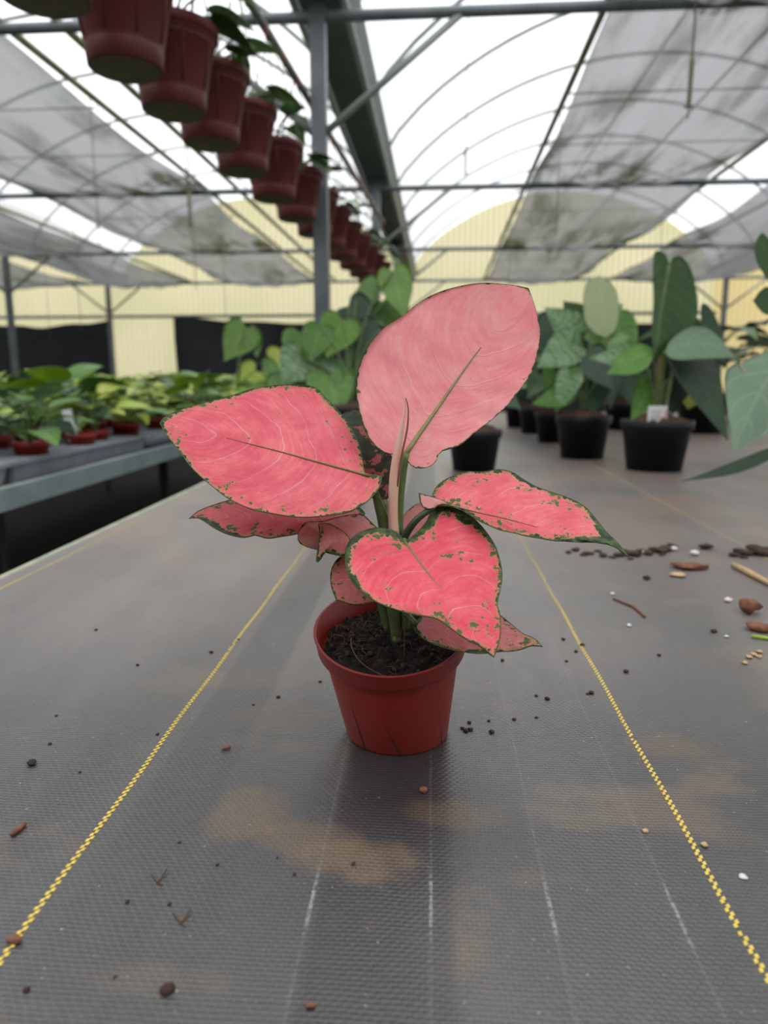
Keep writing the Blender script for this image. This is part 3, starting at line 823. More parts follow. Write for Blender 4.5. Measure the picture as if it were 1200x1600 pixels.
# leaf 3: lower left leaf, under leaf 2
L3 = px_leaf(hero, [(560, 826), (500, 818), (430, 812), (370, 808), (330, 806), (295, 810)],
             [(560, 826), (535, 836), (500, 836), (474, 833), (443, 838), (417, 841), (398, 836), (382, 840), (357, 835), (335, 825), (313, 811), (295, 810)],
             [(560, 826), (570, 800), (530, 778), (480, 770), (430, 768), (390, 774), (351, 783), (316, 795), (304, 802), (295, 810)],
             .560, .00002, -.00085, LEAFM[3], cup=.004, wave=.0012, nr=36, nc=9)
c3 = px_leaf(hero, [(590, 826), (560, 828), (530, 834), (500, 838), (465, 838)],
             [(590, 826), (580, 817), (570, 807), (558, 804), (530, 808), (505, 815), (480, 816), (470, 825), (465, 838)],
             [(590, 826), (575, 852), (545, 868), (520, 866), (497, 859), (478, 854), (467, 848), (465, 838)],
             .553, .00003, -.0002, LEAFM[6], cup=.012, wave=.001, nr=26, nc=8)
c3['label'] = 'pale folded leaf base'
px_leaf(hero, [(548, 852), (530, 846), (515, 842), (497, 818)],
        [(548, 852), (537, 871), (520, 863), (510, 862), (494, 881), (497, 850), (499, 836), (497, 818)],
        [(548, 852), (546, 840), (535, 829), (520, 820), (508, 817), (497, 818)],
        .541, .00005, -.0002, LEAFM[4], cup=.004, nr=20, nc=6)['label'] = 'curled pointed leaf corner'
# leaf 4: right leaf
L4 = px_leaf(hero, [(675, 790), (705, 790), (740, 799), (785, 809), (842, 824), (905, 839), (952, 851), (983, 870)],
             [(675, 790), (674, 777), (683, 758), (705, 744), (731, 736), (753, 737), (778, 733), (800, 737), (816, 747), (838, 760), (864, 769), (892, 779), (914, 791), (933, 812), (949, 832), (965, 847), (983, 870)],
             [(675, 790), (668, 792), (680, 786), (705, 789), (731, 803), (756, 818), (785, 829), (816, 836), (854, 843), (889, 847), (921, 848), (956, 852), (983, 870)],
             .545, -.00004, -.0006, LEAFM[3], cup=.003, bow=-.003, wave=.0012, nr=44, nc=12, rib=M['midrib2'], ribr=.0008, ribend=.55)
px_leaf(L4, [(703, 789), (690, 783), (675, 777), (654, 770)], [(703, 789), (690, 788), (672, 795), (661, 793), (656, 784), (654, 770)], [(703, 789), (690, 781), (676, 776), (665, 773), (654, 770)],
        .541, 0, -.0003, LEAFM[6], cup=.001, nr=14, nc=4, name='folded_lobe')
q = NEW(); tube(q, cr([P(627, 850, .552), P(636, 832, .546), P(652, 811, .543), P(676, 793, .5445)], 14), [.0034 - .0010 * i / 13 for i in range(14)], 10); link('petiole', q, M['stemd'], L4)
# leaf 5: heart leaf in front
L5 = px_leaf(hero, [(632, 846), (654, 877), (675, 904), (695, 926), (721, 961), (747, 993), (772, 1028)],
             [(632, 846), (621, 833), (607, 827), (587, 825), (567, 830), (549, 842), (540, 856), (539, 877), (543, 897), (558, 920), (578, 936), (602, 948), (631, 957), (660, 963), (683, 968), (704, 983), (727, 999), (753, 1012), (772, 1028)],
             [(632, 846), (638, 843), (654, 830), (666, 815), (673, 801), (683, 792), (701, 791), (721, 798), (742, 812), (759, 830), (774, 853), (782, 877), (785, 900), (782, 923), (777, 944), (781, 958), (783, 982), (780, 1005), (772, 1028)],
             .535, .00002, -.00042, LEAFM[2], cup=-.002, bow=-.006, wave=.0015, nr=46, nc=14, rib=M['midrib2'], ribr=.0014, ribend=.5)
q = NEW(); tube(q, cr([P(618, 868, .560), P(622, 852, .548), P(632, 846, .536)], 8), .0028, 9); link('petiole', q, M['stemg'], L5)
# leaf 6: low leaf at the right, below leaf 5
L6 = px_leaf(hero, [(648, 975), (690, 985), (740, 994), (790, 1000), (848, 1010)],
             [(648, 975), (661, 960), (700, 945), (740, 945), (775, 957), (797, 973), (816, 989), (835, 997), (848, 1010)],
             [(648, 975), (646, 983), (652, 990), (674, 1005), (709, 1016), (747, 1021), (772, 1019), (810, 1016), (829, 1009), (848, 1010)],
             .549, -.00002, -.0006, LEAFM[4], cup=.002, wave=.001, nr=34, nc=10)
q = NEW(); tube(q, cr([P(630, 960, .562), P(638, 962, .556), P(650, 975, .549)], 8), .0022, 8); link('petiole', q, M['stemg'], L6)
# leaf 7: small leaf behind the rim
px_leaf(hero, [(600, 880), (575, 895), (550, 915), (525, 938)], [(600, 880), (575, 868), (545, 865), (527, 874), (517, 893), (517, 915), (525, 938)], [(600, 880), (605, 915), (598, 935), (581, 942), (567, 945), (549, 945), (535, 940), (525, 938)],
        .560, 0, -.0004, LEAFM[4], cup=.003, nr=24, nc=8)
# leaf 8: dark flecked leaf behind
L8 = px_leaf(hero, [(601, 785), (590, 745), (570, 695), (545, 641)], [(601, 785), (570, 770), (545, 730), (532, 680), (533, 650), (545, 641)], [(601, 785), (614, 765), (618, 730), (600, 690), (575, 650), (558, 640), (545, 641)],
             .592, 0, -.0003, LEAFM[5], cup=-.003, nr=28, nc=8)
q = NEW(); tube(q, cr([P(606, 850, .572), P(604, 815, .582), P(601, 783, .592)], 8), .003, 8); link('petiole', q, M['stemg'], L8)
# leaf 9: small leaf behind the stems
px_leaf(hero, [(640, 846), (648, 825), (656, 805), (664, 788)], [(640, 846), (628, 830), (626, 813), (638, 797), (652, 787), (664, 788)], [(640, 846), (660, 838), (676, 825), (679, 805), (672, 793), (664, 788)],
        .585, 0, -.0004, LEAFM[6], cup=-.002, nr=20, nc=7)

# ------------------------------------------------------------------ hanging terracotta pots
HS = 1.5                                # these are large baskets, well behind the pink plant
HPZ = CAM.z + .50 * HS
px_row = [(84, -4), (197, 110), (270, 170), (333, 226), (385, 270), (432, 312)]
row = [T(px, py, HPZ) for px, py in px_row]
endp = T(588, 452, HPZ)
nrest = int((endp - row[-1]).length / (.235 * HS))
step = (endp - row[-1]) / nrest
row += [row[-1] + step * (i + 1) for i in range(nrest)]
d_ = (row[-1] - row[1]).normalized()
row = [row[1] + d_ * (p - row[1]).dot(d_) for p in row]
_s = [(p - row[0]).dot(d_) for p in row]
for i in range(1, len(_s)): _s[i] = max(_s[i], _s[i - 1] + .29)
row = [row[0] + d_ * q for q in _s]
RZ = Vector((0, 0, .425 * HS))
ra, rb_ = row[0] - d_ * .9 + RZ, row[-1] + d_ * .45 + RZ
rl = root('hanging_rail', ra, 'dark pipe rail above the row of hanging terracotta pots', 'rail')
b = NEW(); tube(b, [ra, rb_], .018, 10); link('pipe', b, M['wire'], rl)
for i in range(24):
    p = ra.lerp(rb_, .02 + .96 * i / 23)
    b = NEW(); tube(b, [p + Vector((.006, 0, .0)), p + Vector((.018, 0, -.03)), p + Vector((.02, 0, -.065))], [.009, .013, .004], 7); link('dripper', b, M['redplast'], rl)


def hang_proto():
    c = Vector((0, 0, 0)); r = root('hanging_pot', c, 'x', 'hanging pot', 'hanging terracotta pots in a row')
    pr = [(.0, .004), (.050, .004), (.053, .0), (.0555, .002), (.058, .026), (.057, .029), (.0585, .032), (.0765, .118), (.081, .119), (.083, .134), (.080, .135), (.077, .118), (.06, .05)]
    b = NEW(); lathe(b, pr, c, 40); pot_ = link('pot', b, M['terra2'], r)
    b = NEW(); lathe(b, [(.0, -.001), (.051, -.001), (.052, .001)], c, 32); link('pot_base', b, M['potbase'], r)
    for k in range(8):
        a = k * math.pi / 4; b = NEW(); tube(b, [(.0595 * math.cos(a), .0595 * math.sin(a), .034), (.0755 * math.cos(a), .0755 * math.sin(a), .114)], .0016, 5); link('rib', b, M['terra2'], pot_)
    b = NEW(); lathe(b, [(.0, .115), (.076, .115), (.0765, .112)], c, 30); link('soil', b, M['soil'], r)
    for k in range(3):
        a = k * 2.094 + .4; b = NEW(); tube(b, cr([(.08 * math.cos(a), .08 * math.sin(a), .13), (.05 * math.cos(a), .05 * math.sin(a), .25), (.004 * math.cos(a), .004 * math.sin(a), .375)], 8), .0016, 5); link('hanger_wire', b, M['wire'], r)
    b = NEW(); tube(b, [Vector((.010 * math.sin(t), 0, .388 + .012 * math.cos(t))) for t in [k * .5 - 1.2 for k in range(9)]], .002, 5); link('hook', b, M['wire'], r)
    return r


def loc_leaf(base, az, el, ln, wd_, shape, droop, mat, parent, stalk0=None, name='leaf', roll=0., stalkr=.002, fold=.15, stalkmat=None):
    """a leaf given in metres: starts at base, runs along azimuth and elevation, droops"""
    base = Vector(base); f = Vector((math.cos(az) * math.cos(el), math.sin(az) * math.cos(el), math.sin(el)))
    sd = Vector((-math.sin(az), math.cos(az), 0)); up = f.cross(sd) * -1
    sd = sd * math.cos(roll) + up * math.sin(roll); up = sd.cross(f) * -1
    if up.z < 0: up = -up
    def post(p, t, s):
        a = p.x
        dz = -droop * ln * (max(0, a) ** 2)
        return base + f * (a * ln) + sd * (p.y * wd_) + up * (abs(p.y) * wd_ * fold) + Vector((0, 0, dz))
    v = lambda q: Vector((q[0], q[1], 0))
    bm = loft([v((a, 0)) for a in (0, .33, .66, 1)], [v(q) for q in SHAPES[shape]], [v((q[0], -q[1])) for q in SHAPES[shape]], 12, 3, post, .0006)
    o = link_leaf(name, bm, mat, parent)
    if stalk0 is not None:
        q = NEW(); s0 = Vector(stalk0); mid = (s0 + base) / 2 + Vector((0, 0, .12 * (base - s0).length)) - Vector((f.x, f.y, 0)) * .1 * (base - s0).length
        tube(q, cr([s0, mid, base], 8), stalkr, 6, cap=False); link('petiole', q, stalkmat or M['stemg'], o)
    return o


hp = hang_proto()
for i, p in enumerate(row):
    lab = 'terracotta hanging pot %s under the dark rail' % (['cut off by the top edge of the photo,', 'closest of those fully in view,'][i] if i < 2 else '%s in the row counted from the photo edge' % ordn[i] if i < 16 else 'second to last in the row' if i == len(row) - 2 else 'last in the row')
    o = hp if i == 0 else dup(hp, p, i * .7)
    o.location = p; ORI[o] = Vector(p); o['label'] = lab
    o.scale = (1.08 * HS,) * 3
lrnd = random.Random(11)
for i, o in enumerate([x for x in COL.objects if x.name.startswith('hanging_pot') and x.parent is None]):
    if i == 0:
        sh_leaf(o, (168, -14), (183, 25), 34, 'heart', 1.68, 0, 0, M['silverleaf'], stalk=row[0] + Vector((0.02, 0, .19)), stalkr=.003); continue
    if i == 1: continue
    n = 4 if i < 7 else 2
    for k in range(n):
        az = lrnd.uniform(-.9, 1.3); ln = lrnd.uniform(.06, .085)
        c = Vector(o.location); rot = o.rotation_euler.z
        # lengths here are in the pot's own scale
        bs = c + Vector((math.cos(az) * .075, math.sin(az) * .075, .15 + lrnd.uniform(0, .05)))
        lf = loc_leaf(bs, az, lrnd.uniform(-.4, .5), ln, ln * .85, 'heart', .35, [M['midleaf'], M['silverleaf'], M['deepleaf'], M['silverleaf']][k % 4], o, c + Vector((0, 0, .115)), stalkr=.0022)
        lf.rotation_euler = (0, 0, -rot)

# ------------------------------------------------------------------ bench with the terracotta pots
bx = T(0, 765).x; bY0, bY1 = .2, 7.2; bxl = -3.1
BT = TABLE - .012
r2 = root('bench', (bx - 1, 3.5, 0), 'aluminium-railed bench across the aisle carrying small terracotta pots', 'bench', 'benches')
b = NEW(); box(b, ((bx + bxl) / 2, (bY0 + bY1) / 2, BT - .02), (bx - bxl - .02, bY1 - bY0, .036)); link('bench_top', b, M['bench'], r2, False)
b = NEW(); box(b, (bx, (bY0 + bY1) / 2, TABLE - .031), (.006, bY1 - bY0, .058)); box(b, (bx - .012, (bY0 + bY1) / 2, TABLE - .0015), (.026, bY1 - bY0, .003)); link('front_rail', b, M['alu'], r2, False)
b = NEW()
for i in range(60):
    y = bY0 + (3.4 - bY0) * i / 60 + .02; s_ = .5 + .5 * mnoise.noise(Vector((y * 3, 0, 0)))
    box(b, (bx - .035 - .006 * s_, y, BT + .002), (.03 + .02 * s_, .055, .008 + .008 * s_), .1 * s_)
link('moss_strip', b, M['moss'], r2)
for x in (bx - .1, bxl + .1):
    for y in (.6, 1.9, 3.2, 4.6, 6.4):
        b = NEW(); box(b, (x, y, BT / 2 - .02), (.035, .035, BT - .04)); link('leg', b, M['blackm'], r2, False)
TR = .062
trx = bx - .06
tn = 0
for (y0, y1, lab) in ((.75, 1.93, 'grey plastic plant tray nearest the camera on the railed bench'), (1.945, 2.92, 'grey plastic plant tray holding the pot with the white label'), ):
    for c in (0,):
        w = .62; b = NEW(); cx, cy = trx - w / 2, (y0 + y1) / 2
        vs = box(b, (cx, cy, BT + TR / 2), (w, y1 - y0, TR)); 
        for v in b.verts:
            if v.co.z < BT + .01: v.co.x += (cx - v.co.x) * .04; v.co.y += (cy - v.co.y) * .03
        bmesh.ops.bevel(b, geom=b.edges[:], offset=.005, segments=2, affect='EDGES')
        to = tag(link('plant_tray', b, M['tray'], None, False), lab, 'tray', 'grey plant trays')
        b = NEW()
        for sx in (-1, 1):
            box(b, (cx + sx * (w / 2 - .002), cy, BT + TR - .003), (.018, y1 - y0 + .012, .011)); box(b, (cx, cy + sx * ((y1 - y0) / 2 - .001), BT + TR - .0035), (w, .016, .010))
        link('tray_rim', b, M['tray'], to, False)
for k, (x1, y0, y1, lab) in enumerate(((trx - .70, .75, 2.9, 'grey plant tray in the second row of the railed bench'), (trx - .02, 3.02, 4.4, 'dark grey plant tray further along the railed bench'), (trx - .75, 3.02, 4.4, 'dark grey plant tray behind the far tray of the railed bench'), (trx - .02, 4.45, 6.4, 'dark grey plant tray at the far end of the railed bench'))):
    w = .66; b = NEW(); cx, cy = x1 - w / 2 , (y0 + y1) / 2
    box(b, (cx, cy, BT + TR / 2), (w, y1 - y0, TR)); bmesh.ops.bevel(b, geom=b.edges[:], offset=.01, segments=2, affect='EDGES')
    tag(link('plant_tray', b, M['tray']), lab, 'tray', 'grey plant trays')


def small_pot(c, r, rt=.058, hgt=.085):
    b = NEW(); lathe(b, [(.0, .003), (.040, .003), (.043, 0), (rt - .006, hgt - .016), (rt - .002, hgt - .015), (rt, hgt), (rt - .003, hgt), (rt - .006, hgt - .015), (.045, .03)], c, 24); link('pot', b, M['terra'], r)
    b = NEW(); lathe(b, [(.0, hgt - .012), (rt - .006, hgt - .014)], c, 20); link('soil', b, M['soil'], r)


protos = []
prnd = random.Random(21)
kinds = [('bright', [M['brightleaf'], M['brightleaf'], M['limeleaf'], M['midleaf']], 'ovate', 13), ('silver', [M['silverleaf'], M['midleaf'], M['silverleaf']], 'ovate', 12), ('lime', [M['limeleaf'], M['brightleaf']], 'lance', 12), ('mixed', [M['midleaf'], M['silverleaf'], M['brightleaf']], 'heart', 13)]
desc = {'bright': 'bright green potted plant', 'silver': 'silver-green potted plant', 'lime': 'yellow-green potted plant', 'mixed': 'mid-green potted plant'}
for kn, mats, shp, nl in kinds:
    r = root('potted_plant', (0, 0, 0), 'x', 'potted plant', 'small plants in terracotta pots on the railed bench')
    small_pot(Vector((0, 0, 0)), r)
    for k in range(nl):
        az = k * 2.4 + prnd.uniform(-.3, .3); u = k / nl; el = prnd.uniform(.9, 1.35) * (.55 + .45 * u)
        pl = .065 + .11 * u
        bs = Vector((math.cos(az) * math.cos(el) * pl, math.sin(az) * math.cos(el) * pl, .08 + math.sin(el) * pl))
        ln = prnd.uniform(.12, .175)
        loc_leaf(bs, az, el * .75 - .35, ln, ln * (.52 if shp != 'heart' else .75), shp, .35, mats[k % len(mats)], r, Vector((0, 0, .075)), roll=prnd.uniform(-.4, .4))
    protos.append((kn, r))
used = set()
rows_ = [('the aisle-side row', trx - .11, 2.1, 6.2, .30, TR - .045), ('the second row from the aisle', trx - .33, 1.55, 6.4, .27, TR - .045), ('the third row from the aisle', trx - .58, 1.5, 6.6, .28, TR - .045), ('the fourth row from the aisle', trx - .84, 1.7, 6.6, .29, TR - .045), ('the fifth row from the aisle', trx - 1.12, 2.0, 6.8, .32, TR - .045), ('the last row from the aisle', trx - 1.45, 2.4, 6.8, .36, TR - .045)]
ords = ['first', 'second', 'third', 'fourth', 'fifth', 'sixth', 'seventh', 'eighth', 'ninth', 'tenth', 'eleventh', 'twelfth', 'thirteenth', 'fourteenth', 'fifteenth', 'sixteenth', 'seventeenth', 'eighteenth', 'nineteenth', 'twentieth']
SP_FIX = []
for ri, (rn, x, y0, y1, dy, dz) in enumerate(rows_):
    y = y0; i = 0
    while y < y1:
        kn, pr = protos[prnd.choice([0, 0, 1, 2, 3] if y > 2.6 else [1, 1, 3, 0, 2])]
        if ri == 0 and i == 0: kn, pr = protos[1]
        lab = '%s, %s from the near end of %s' % (desc[kn], ords[i], rn)
        sc = prnd.uniform(.95, 1.25); 
        zz = BT + dz
        loc = Vector((x + prnd.uniform(-.03, .03), y + prnd.uniform(-.03, .03), zz)); rz = prnd.uniform(0, 6.28)
        if (loc.xy - Vector((-1.34, 4.9))).length < .19: y += dy; continue           # a taller pot stands here
        if ri == 0 and i == 0: loc = T(48, 690, zz + .085 * 1.0); loc.z = zz; sc = 1.
        if ri == 0 and i == 1:            # the labelled pot: nearly bare
            loc = T(125, 677, zz + .085); loc.z = zz
            rr = root('potted_seedling', loc, 'low plant in a terracotta pot with a tall white label on the railed bench', 'potted plant', 'small plants in terracotta pots on the railed bench')
            small_pot(loc, rr)
            for k in range(4):
                az = k * 1.6; loc_leaf(loc + Vector((math.cos(az) * .02 - .02, math.sin(az) * .02 + .02, .12)), az, .5, .07, .035, 'ovate', .3, M['silverleaf'], rr, loc + Vector((-.02, .02, .075)))
            lp = P(117, 655, (P(125, 677, 1) - CAM).length and 2.12)
            b = NEW(); box(b, loc + Vector((-.006, -.045, .118)), (.034, .003, .115), .1)
            bmesh.ops.rotate(b, verts=b.verts[:], cent=loc + Vector((0, 0, .08)), matrix=Matrix.Rotation(-.16, 3, 'Y'))
            tg = tag(link('plant_label', b, M['white'], None, False), 'tall white plant label stuck in a terracotta pot on the railed bench', 'plant label', 'white plant labels')
        elif pr not in used:
            used.add(pr); pr.location = loc; pr.rotation_euler = (0, 0, rz); pr.scale = (sc,) * 3; pr['label'] = lab
        else: dup(pr, loc, rz, sc, lab)
        i += 1; y += dy * prnd.uniform(.9, 1.15)


# ------------------------------------------------------------------ black pots on the main bench
def black_pot(c, r, R=.11, hgt=.17, n=36):
    b = NEW(); lathe(b, [(.0, .004), (R * .74, .004), (R * .77, 0), (R * .93, hgt * .80), (R, hgt * .82), (R * 1.02, hgt), (R * .96, hgt), (R * .90, hgt * .8), (R * .8, hgt * .4)], c, n); link('pot', b, M['blackpot'], r)
    b = NEW(); rings = []
    for i in range(7):
        rr = R * .93 * i / 6
        rings.append([b.verts.new(Vector(c) + Vector((rr * math.cos(k * .2618), rr * math.sin(k * .2618), hgt * .93 + .03 * (1 - (i / 6) ** 2) + .008 * math.sin(k * 3 + i)))) for k in range(24)])
    for A, B in zip(rings, rings[1:]):
        for k in range(24): b.faces.new((A[k], A[(k + 1) % 24], B[(k + 1) % 24], B[k]))
    bmesh.ops.remove_doubles(b, verts=b.verts[:], dist=1e-5)
    link('soil', b, M['soilred'], r)


GB = 'plants in black pots on the wide bench'


def bplant(px, py, wpx, lab, hr=1.5):
    c = T(px, py); d = (ROT.transposed() @ (c - CAM)); z = -d.z
    R = wpx / 2 * z / F / 1.02
    c = c + Vector((0, R * .7, 0))
    r = root('potted_foliage_plant', c, lab, 'potted plant', GB)
    black_pot(c, r, R, R * hr); return r, c, R, z


# A: pot with the white tag, big upright leaves
r, c, R, zA = bplant(1033, 738, 113, 'large leaved dark green plant in a black pot with white tag', 1.42)
s0 = c + Vector((.0, 0, R * 1.42))
sA = lambda dx=0., dy=0.: s0 + Vector((dx, dy, 0))
zc = zA + .08
lf = px_leaf(r, [(1046, 413), (1039, 450), (1031, 500), (1024, 560)], [(1046, 413), (1041, 399), (1031, 392), (1022, 395), (1020, 420), (1021, 470), (1018, 520), (1024, 560)],
             [(1046, 413), (1052, 401), (1066, 402), (1080, 422), (1088, 455), (1090, 490), (1076, 522), (1050, 547), (1024, 560)], zc, .0004, -.0003, M['deepleaf'], cup=.02, nr=26, nc=7, rib=M['stemg'], ribr=.007, ribend=.9)
q = NEW(); tube(q, cr([sA(), P(1040, 520, zc + .02), P(1046, 413, zc + .005)], 12), .007, 7); link('petiole', q, M['stemg'], lf)
sh_leaf(r, (1040, 548), (1150, 560), 52, 'ovate', zc - .12, 0, -.0022, M['greyleaf'], bend=-18, stalk=sA(), stalkr=.006)
sh_leaf(r, (1075, 545), (1138, 690), 74, 'arrow', zc - .02, .0005, -.0005, M['darkleaf'], stalk=sA(.02), stalkr=.006)
sh_leaf(r, (1095, 500), (1135, 570), 46, 'arrow', zc + .06, 0, -.001, M['darkleaf'], stalk=sA(.02), stalkr=.006)
sh_leaf(r, (1020, 545), (948, 585), 44, 'lance', zc - .02, .0006, -.002, M['midleaf'], stalk=sA(), stalkr=.005)
sh_leaf(r, (1000, 555), (920, 560), 40, 'heart', zc + .1, .0006, -.002, M['silverleaf'], stalk=sA(), stalkr=.005)
sh_leaf(r, (1085, 590), (1075, 640), 44, 'ovate', zc + .12, .0, -.001, M['limeleaf'], stalk=sA(), stalkr=.004)
sh_leaf(r, (1020, 600), (985, 660), 50, 'arrow', zc + .02, .0005, -.001, M['midleaf'], stalk=sA(), stalkr=.005)
sh_leaf(r, (1060, 580), (1050, 650), 60, 'arrow', zc + .05, .0005, -.0006, M['darkleaf'], stalk=sA(), stalkr=.005)
b = NEW(); tube(b, [sA(-.005), P(1040, 470, zc + .01)], .008, 8); link('support_cane', b, M['caneb'], r)
b = NEW(); tp = P(1027, 650, zA - .02); box(b, tp, (.06, .003, .062), .1)
tg = tag(link('plant_tag', b, M['white'], None, False), 'square white plant tag on the front rim of a black pot', 'plant label', 'white plant labels')
for k, (dx, dz, w) in enumerate(((-.004, .014, .034), (-.004, .004, .03), (-.004, -.006, .036))):
    b = NEW(); box(b, tp + Vector((dx, -.0022, dz)), (w, .0006, .004), .1); link('print_line', b, M['dull'], tg, False)
b = NEW(); box(b, tp + Vector((.025, .0003, -.005)), (.007, .0006, .05), .1); link('print_stripe', b, M['pinkp'], tg, False)
for (dx, dy) in ((-.02, 0),):
    b = NEW(); box(b, tp + Vector((0, .001, -.055)), (.012, .0025, .06), .1); link('spike', b, M['white'], tg, False)

# B: second black pot with pale new leaf
r, c, R, zB = bplant(915, 718, 88, 'dark patterned plant with one pale new leaf in a black pot', 1.55)
s0 = c + Vector((0, 0, R * 1.5)); z = zB + .08
lf = px_leaf(r, [(947, 527), (942, 480), (935, 431)], [(947, 527), (930, 520), (914, 500), (912, 460), (918, 440), (935, 431)], [(947, 527), (962, 512), (967, 470), (956, 443), (935, 431)], z, 0, -.0003, M['paleleaf'], nr=20, nc=6)
q = NEW(); tube(q, cr([s0, (s0 + P(947, 527, z)) / 2, P(947, 527, z)], 8), .005, 7); link('petiole', q, M['stemg'], lf)
for (bp, tp_, w, sh, dz, gx_, gy_, m) in (((905, 520), (850, 480), 62, 'arrow', .05, .001, -.001, 'silverleaf'), ((890, 540), (838, 575), 60, 'arrow', -.02, .001, -.0015, 'silverleaf'), ((900, 575), (855, 640), 46, 'arrow', -.05, .0005, -.001, 'midleaf'), ((930, 540), (985, 525), 62, 'arrow', .02, -.001, -.0015, 'midleaf'),
                                        ((925, 560), (960, 610), 56, 'arrow', -.05, -.001, -.001, 'darkleaf'), ((935, 500), (975, 475), 40, 'heart', .1, 0, -.001, 'midleaf'), ((905, 500), (880, 470), 44, 'heart', .15, 0, -.001, 'deepleaf'), ((890, 590), (868, 645), 40, 'arrow', -.09, .0005, -.001, 'silverleaf'), ((930, 600), (925, 650), 50, 'arrow', -.02, 0, -.001, 'darkleaf'), ((905, 610), (830, 632), 34, 'lance', -.07, .001, -.002, 'midleaf'), ((900, 520), (870, 600), 60, 'heart', .12, .001, -.001, 'darkleaf'), ((945, 545), (955, 640), 60, 'heart', .14, .001, -.001, 'darkleaf'), ((870, 500), (850, 560), 60, 'heart', .2, 0, -.001, 'darkleaf'), ((880, 560), (850, 610), 60, 'arrow', .15, 0, -.001, 'midleaf'), ((960, 500), (990, 570), 60, 'heart', .3, 0, -.001, 'midleaf'), ((975, 560), (990, 640), 56, 'heart', .3, 0, -.001, 'darkleaf')):
    sh_leaf(r, bp, tp_, w, sh, z + dz, gx_, gy_, M[m], stalk=s0, stalkr=.005)
# C: pot behind the big pink leaf
r, c, R, zC = bplant(742, 738, 88, 'dark green plant in a black pot behind the upright pink leaf', 1.5)
s0 = c + Vector((0, 0, R * 1.5)); z = zC + .06
for (bp, tp_, w, sh, dz, m) in (((740, 560), (690, 510), 80, 'arrow', 0, 'darkleaf'), ((750, 560), (800, 520), 70, 'arrow', .05, 'midleaf'), ((740, 590), (700, 640), 60, 'arrow', 0, 'darkleaf'), ((765, 600), (815, 640), 50, 'arrow', 0, 'darkleaf')):
    sh_leaf(r, bp, tp_, w, sh, z + dz, 0, -.0012, M[m], stalk=s0, stalkr=.005)
# D: row of pots going back
far = [((868, 692), 62, 'dark leaved plant in the third black pot going back, behind the pale leaf plant'), ((838, 678), 54, 'patterned plant in a black pot, fourth going back between the pink leaf and pale leaf'), ((812, 668), 46, 'small black potted plant just right of the upright pink leaf'), ((1105, 678), 84, 'dark green plant in a black pot behind the tagged pot'), ((975, 672), 56, 'leafy plant in a black pot seen between the two large black pots'), ((1178, 660), 74, 'variegated plant in a black pot at the far right row')]
frnd = random.Random(5)
for fi, ((px, py), w, lab) in enumerate(far):
    r, c, R, z = bplant(px, py, w, lab, 1.5); s0 = c + Vector((0, 0, R * 1.5))
    for k in range(11):
        az = k * 2.4 + fi; el = frnd.uniform(.7, 1.35); pl = frnd.uniform(.15, .38) * (1.1 if fi in (3, 5) else 1.)
        bs = s0 + Vector((math.cos(az) * math.cos(el) * pl, math.sin(az) * math.cos(el) * pl, math.sin(el) * pl))
        ln = frnd.uniform(.15, .24)
        loc_leaf(bs, az, el * .5 - .35, ln, ln * .72, 'arrow', .4, [M['silverleaf'], M['midleaf'], M['darkleaf'], M['deepleaf']][(k + fi) % 4], r, s0, stalkr=.004, roll=frnd.uniform(-.5, .5))
# E: plant at the right edge, mostly outside the frame
c = T(1262, 735); r = root('potted_foliage_plant', c, 'broad grey-green leaved plant reaching in from the right edge', 'potted plant', GB)
black_pot(c, r, .10, .17); s0 = c + Vector((0, 0, .16))
lf = px_leaf(r, [(1238, 528), (1200, 590), (1170, 645), (1145, 706)], [(1238, 528), (1200, 548), (1165, 562), (1140, 573), (1132, 590), (1136, 640), (1142, 675), (1145, 706)],
             [(1238, 528), (1275, 560), (1280, 600), (1250, 640), (1200, 675), (1165, 697), (1145, 706)], 1.35, .0002, -.0004, M['greyleaf'], cup=.012, nr=24, nc=6)
q = NEW(); tube(q, cr([s0, P(1262, 600, 1.45), P(1238, 528, 1.35)], 10), .005, 7); link('petiole', q, M['stemg'], lf)
sh_leaf(r, (1240, 690), (1064, 752), 20, 'lance', 1.45, -.0004, -.001, M['darkleaf'], bend=-8, stalk=s0, stalkr=.004)
sh_leaf(r, (1190, 365), (1200, 440), 30, 'lance', 1.75, 0, 0, M['deepleaf'], stalk=s0, stalkr=.004)
sh_leaf(r, (1215, 470), (1176, 470), 44, 'ovate', 1.7, 0, 0, M['deepleaf'], stalk=s0, stalkr=.004)
for k in range(2):
    b = NEW(); tube(b, cr([P(1215, 556, 1.36), P(1180, 555 + k * 3, 1.34), P(1160, 562 + k * 3, 1.33), P(1158, 575, 1.32), P(1167, 586 - 5 * k, 1.32)], 14), .0011, 5); link('tendril', b, M['tan'], r)
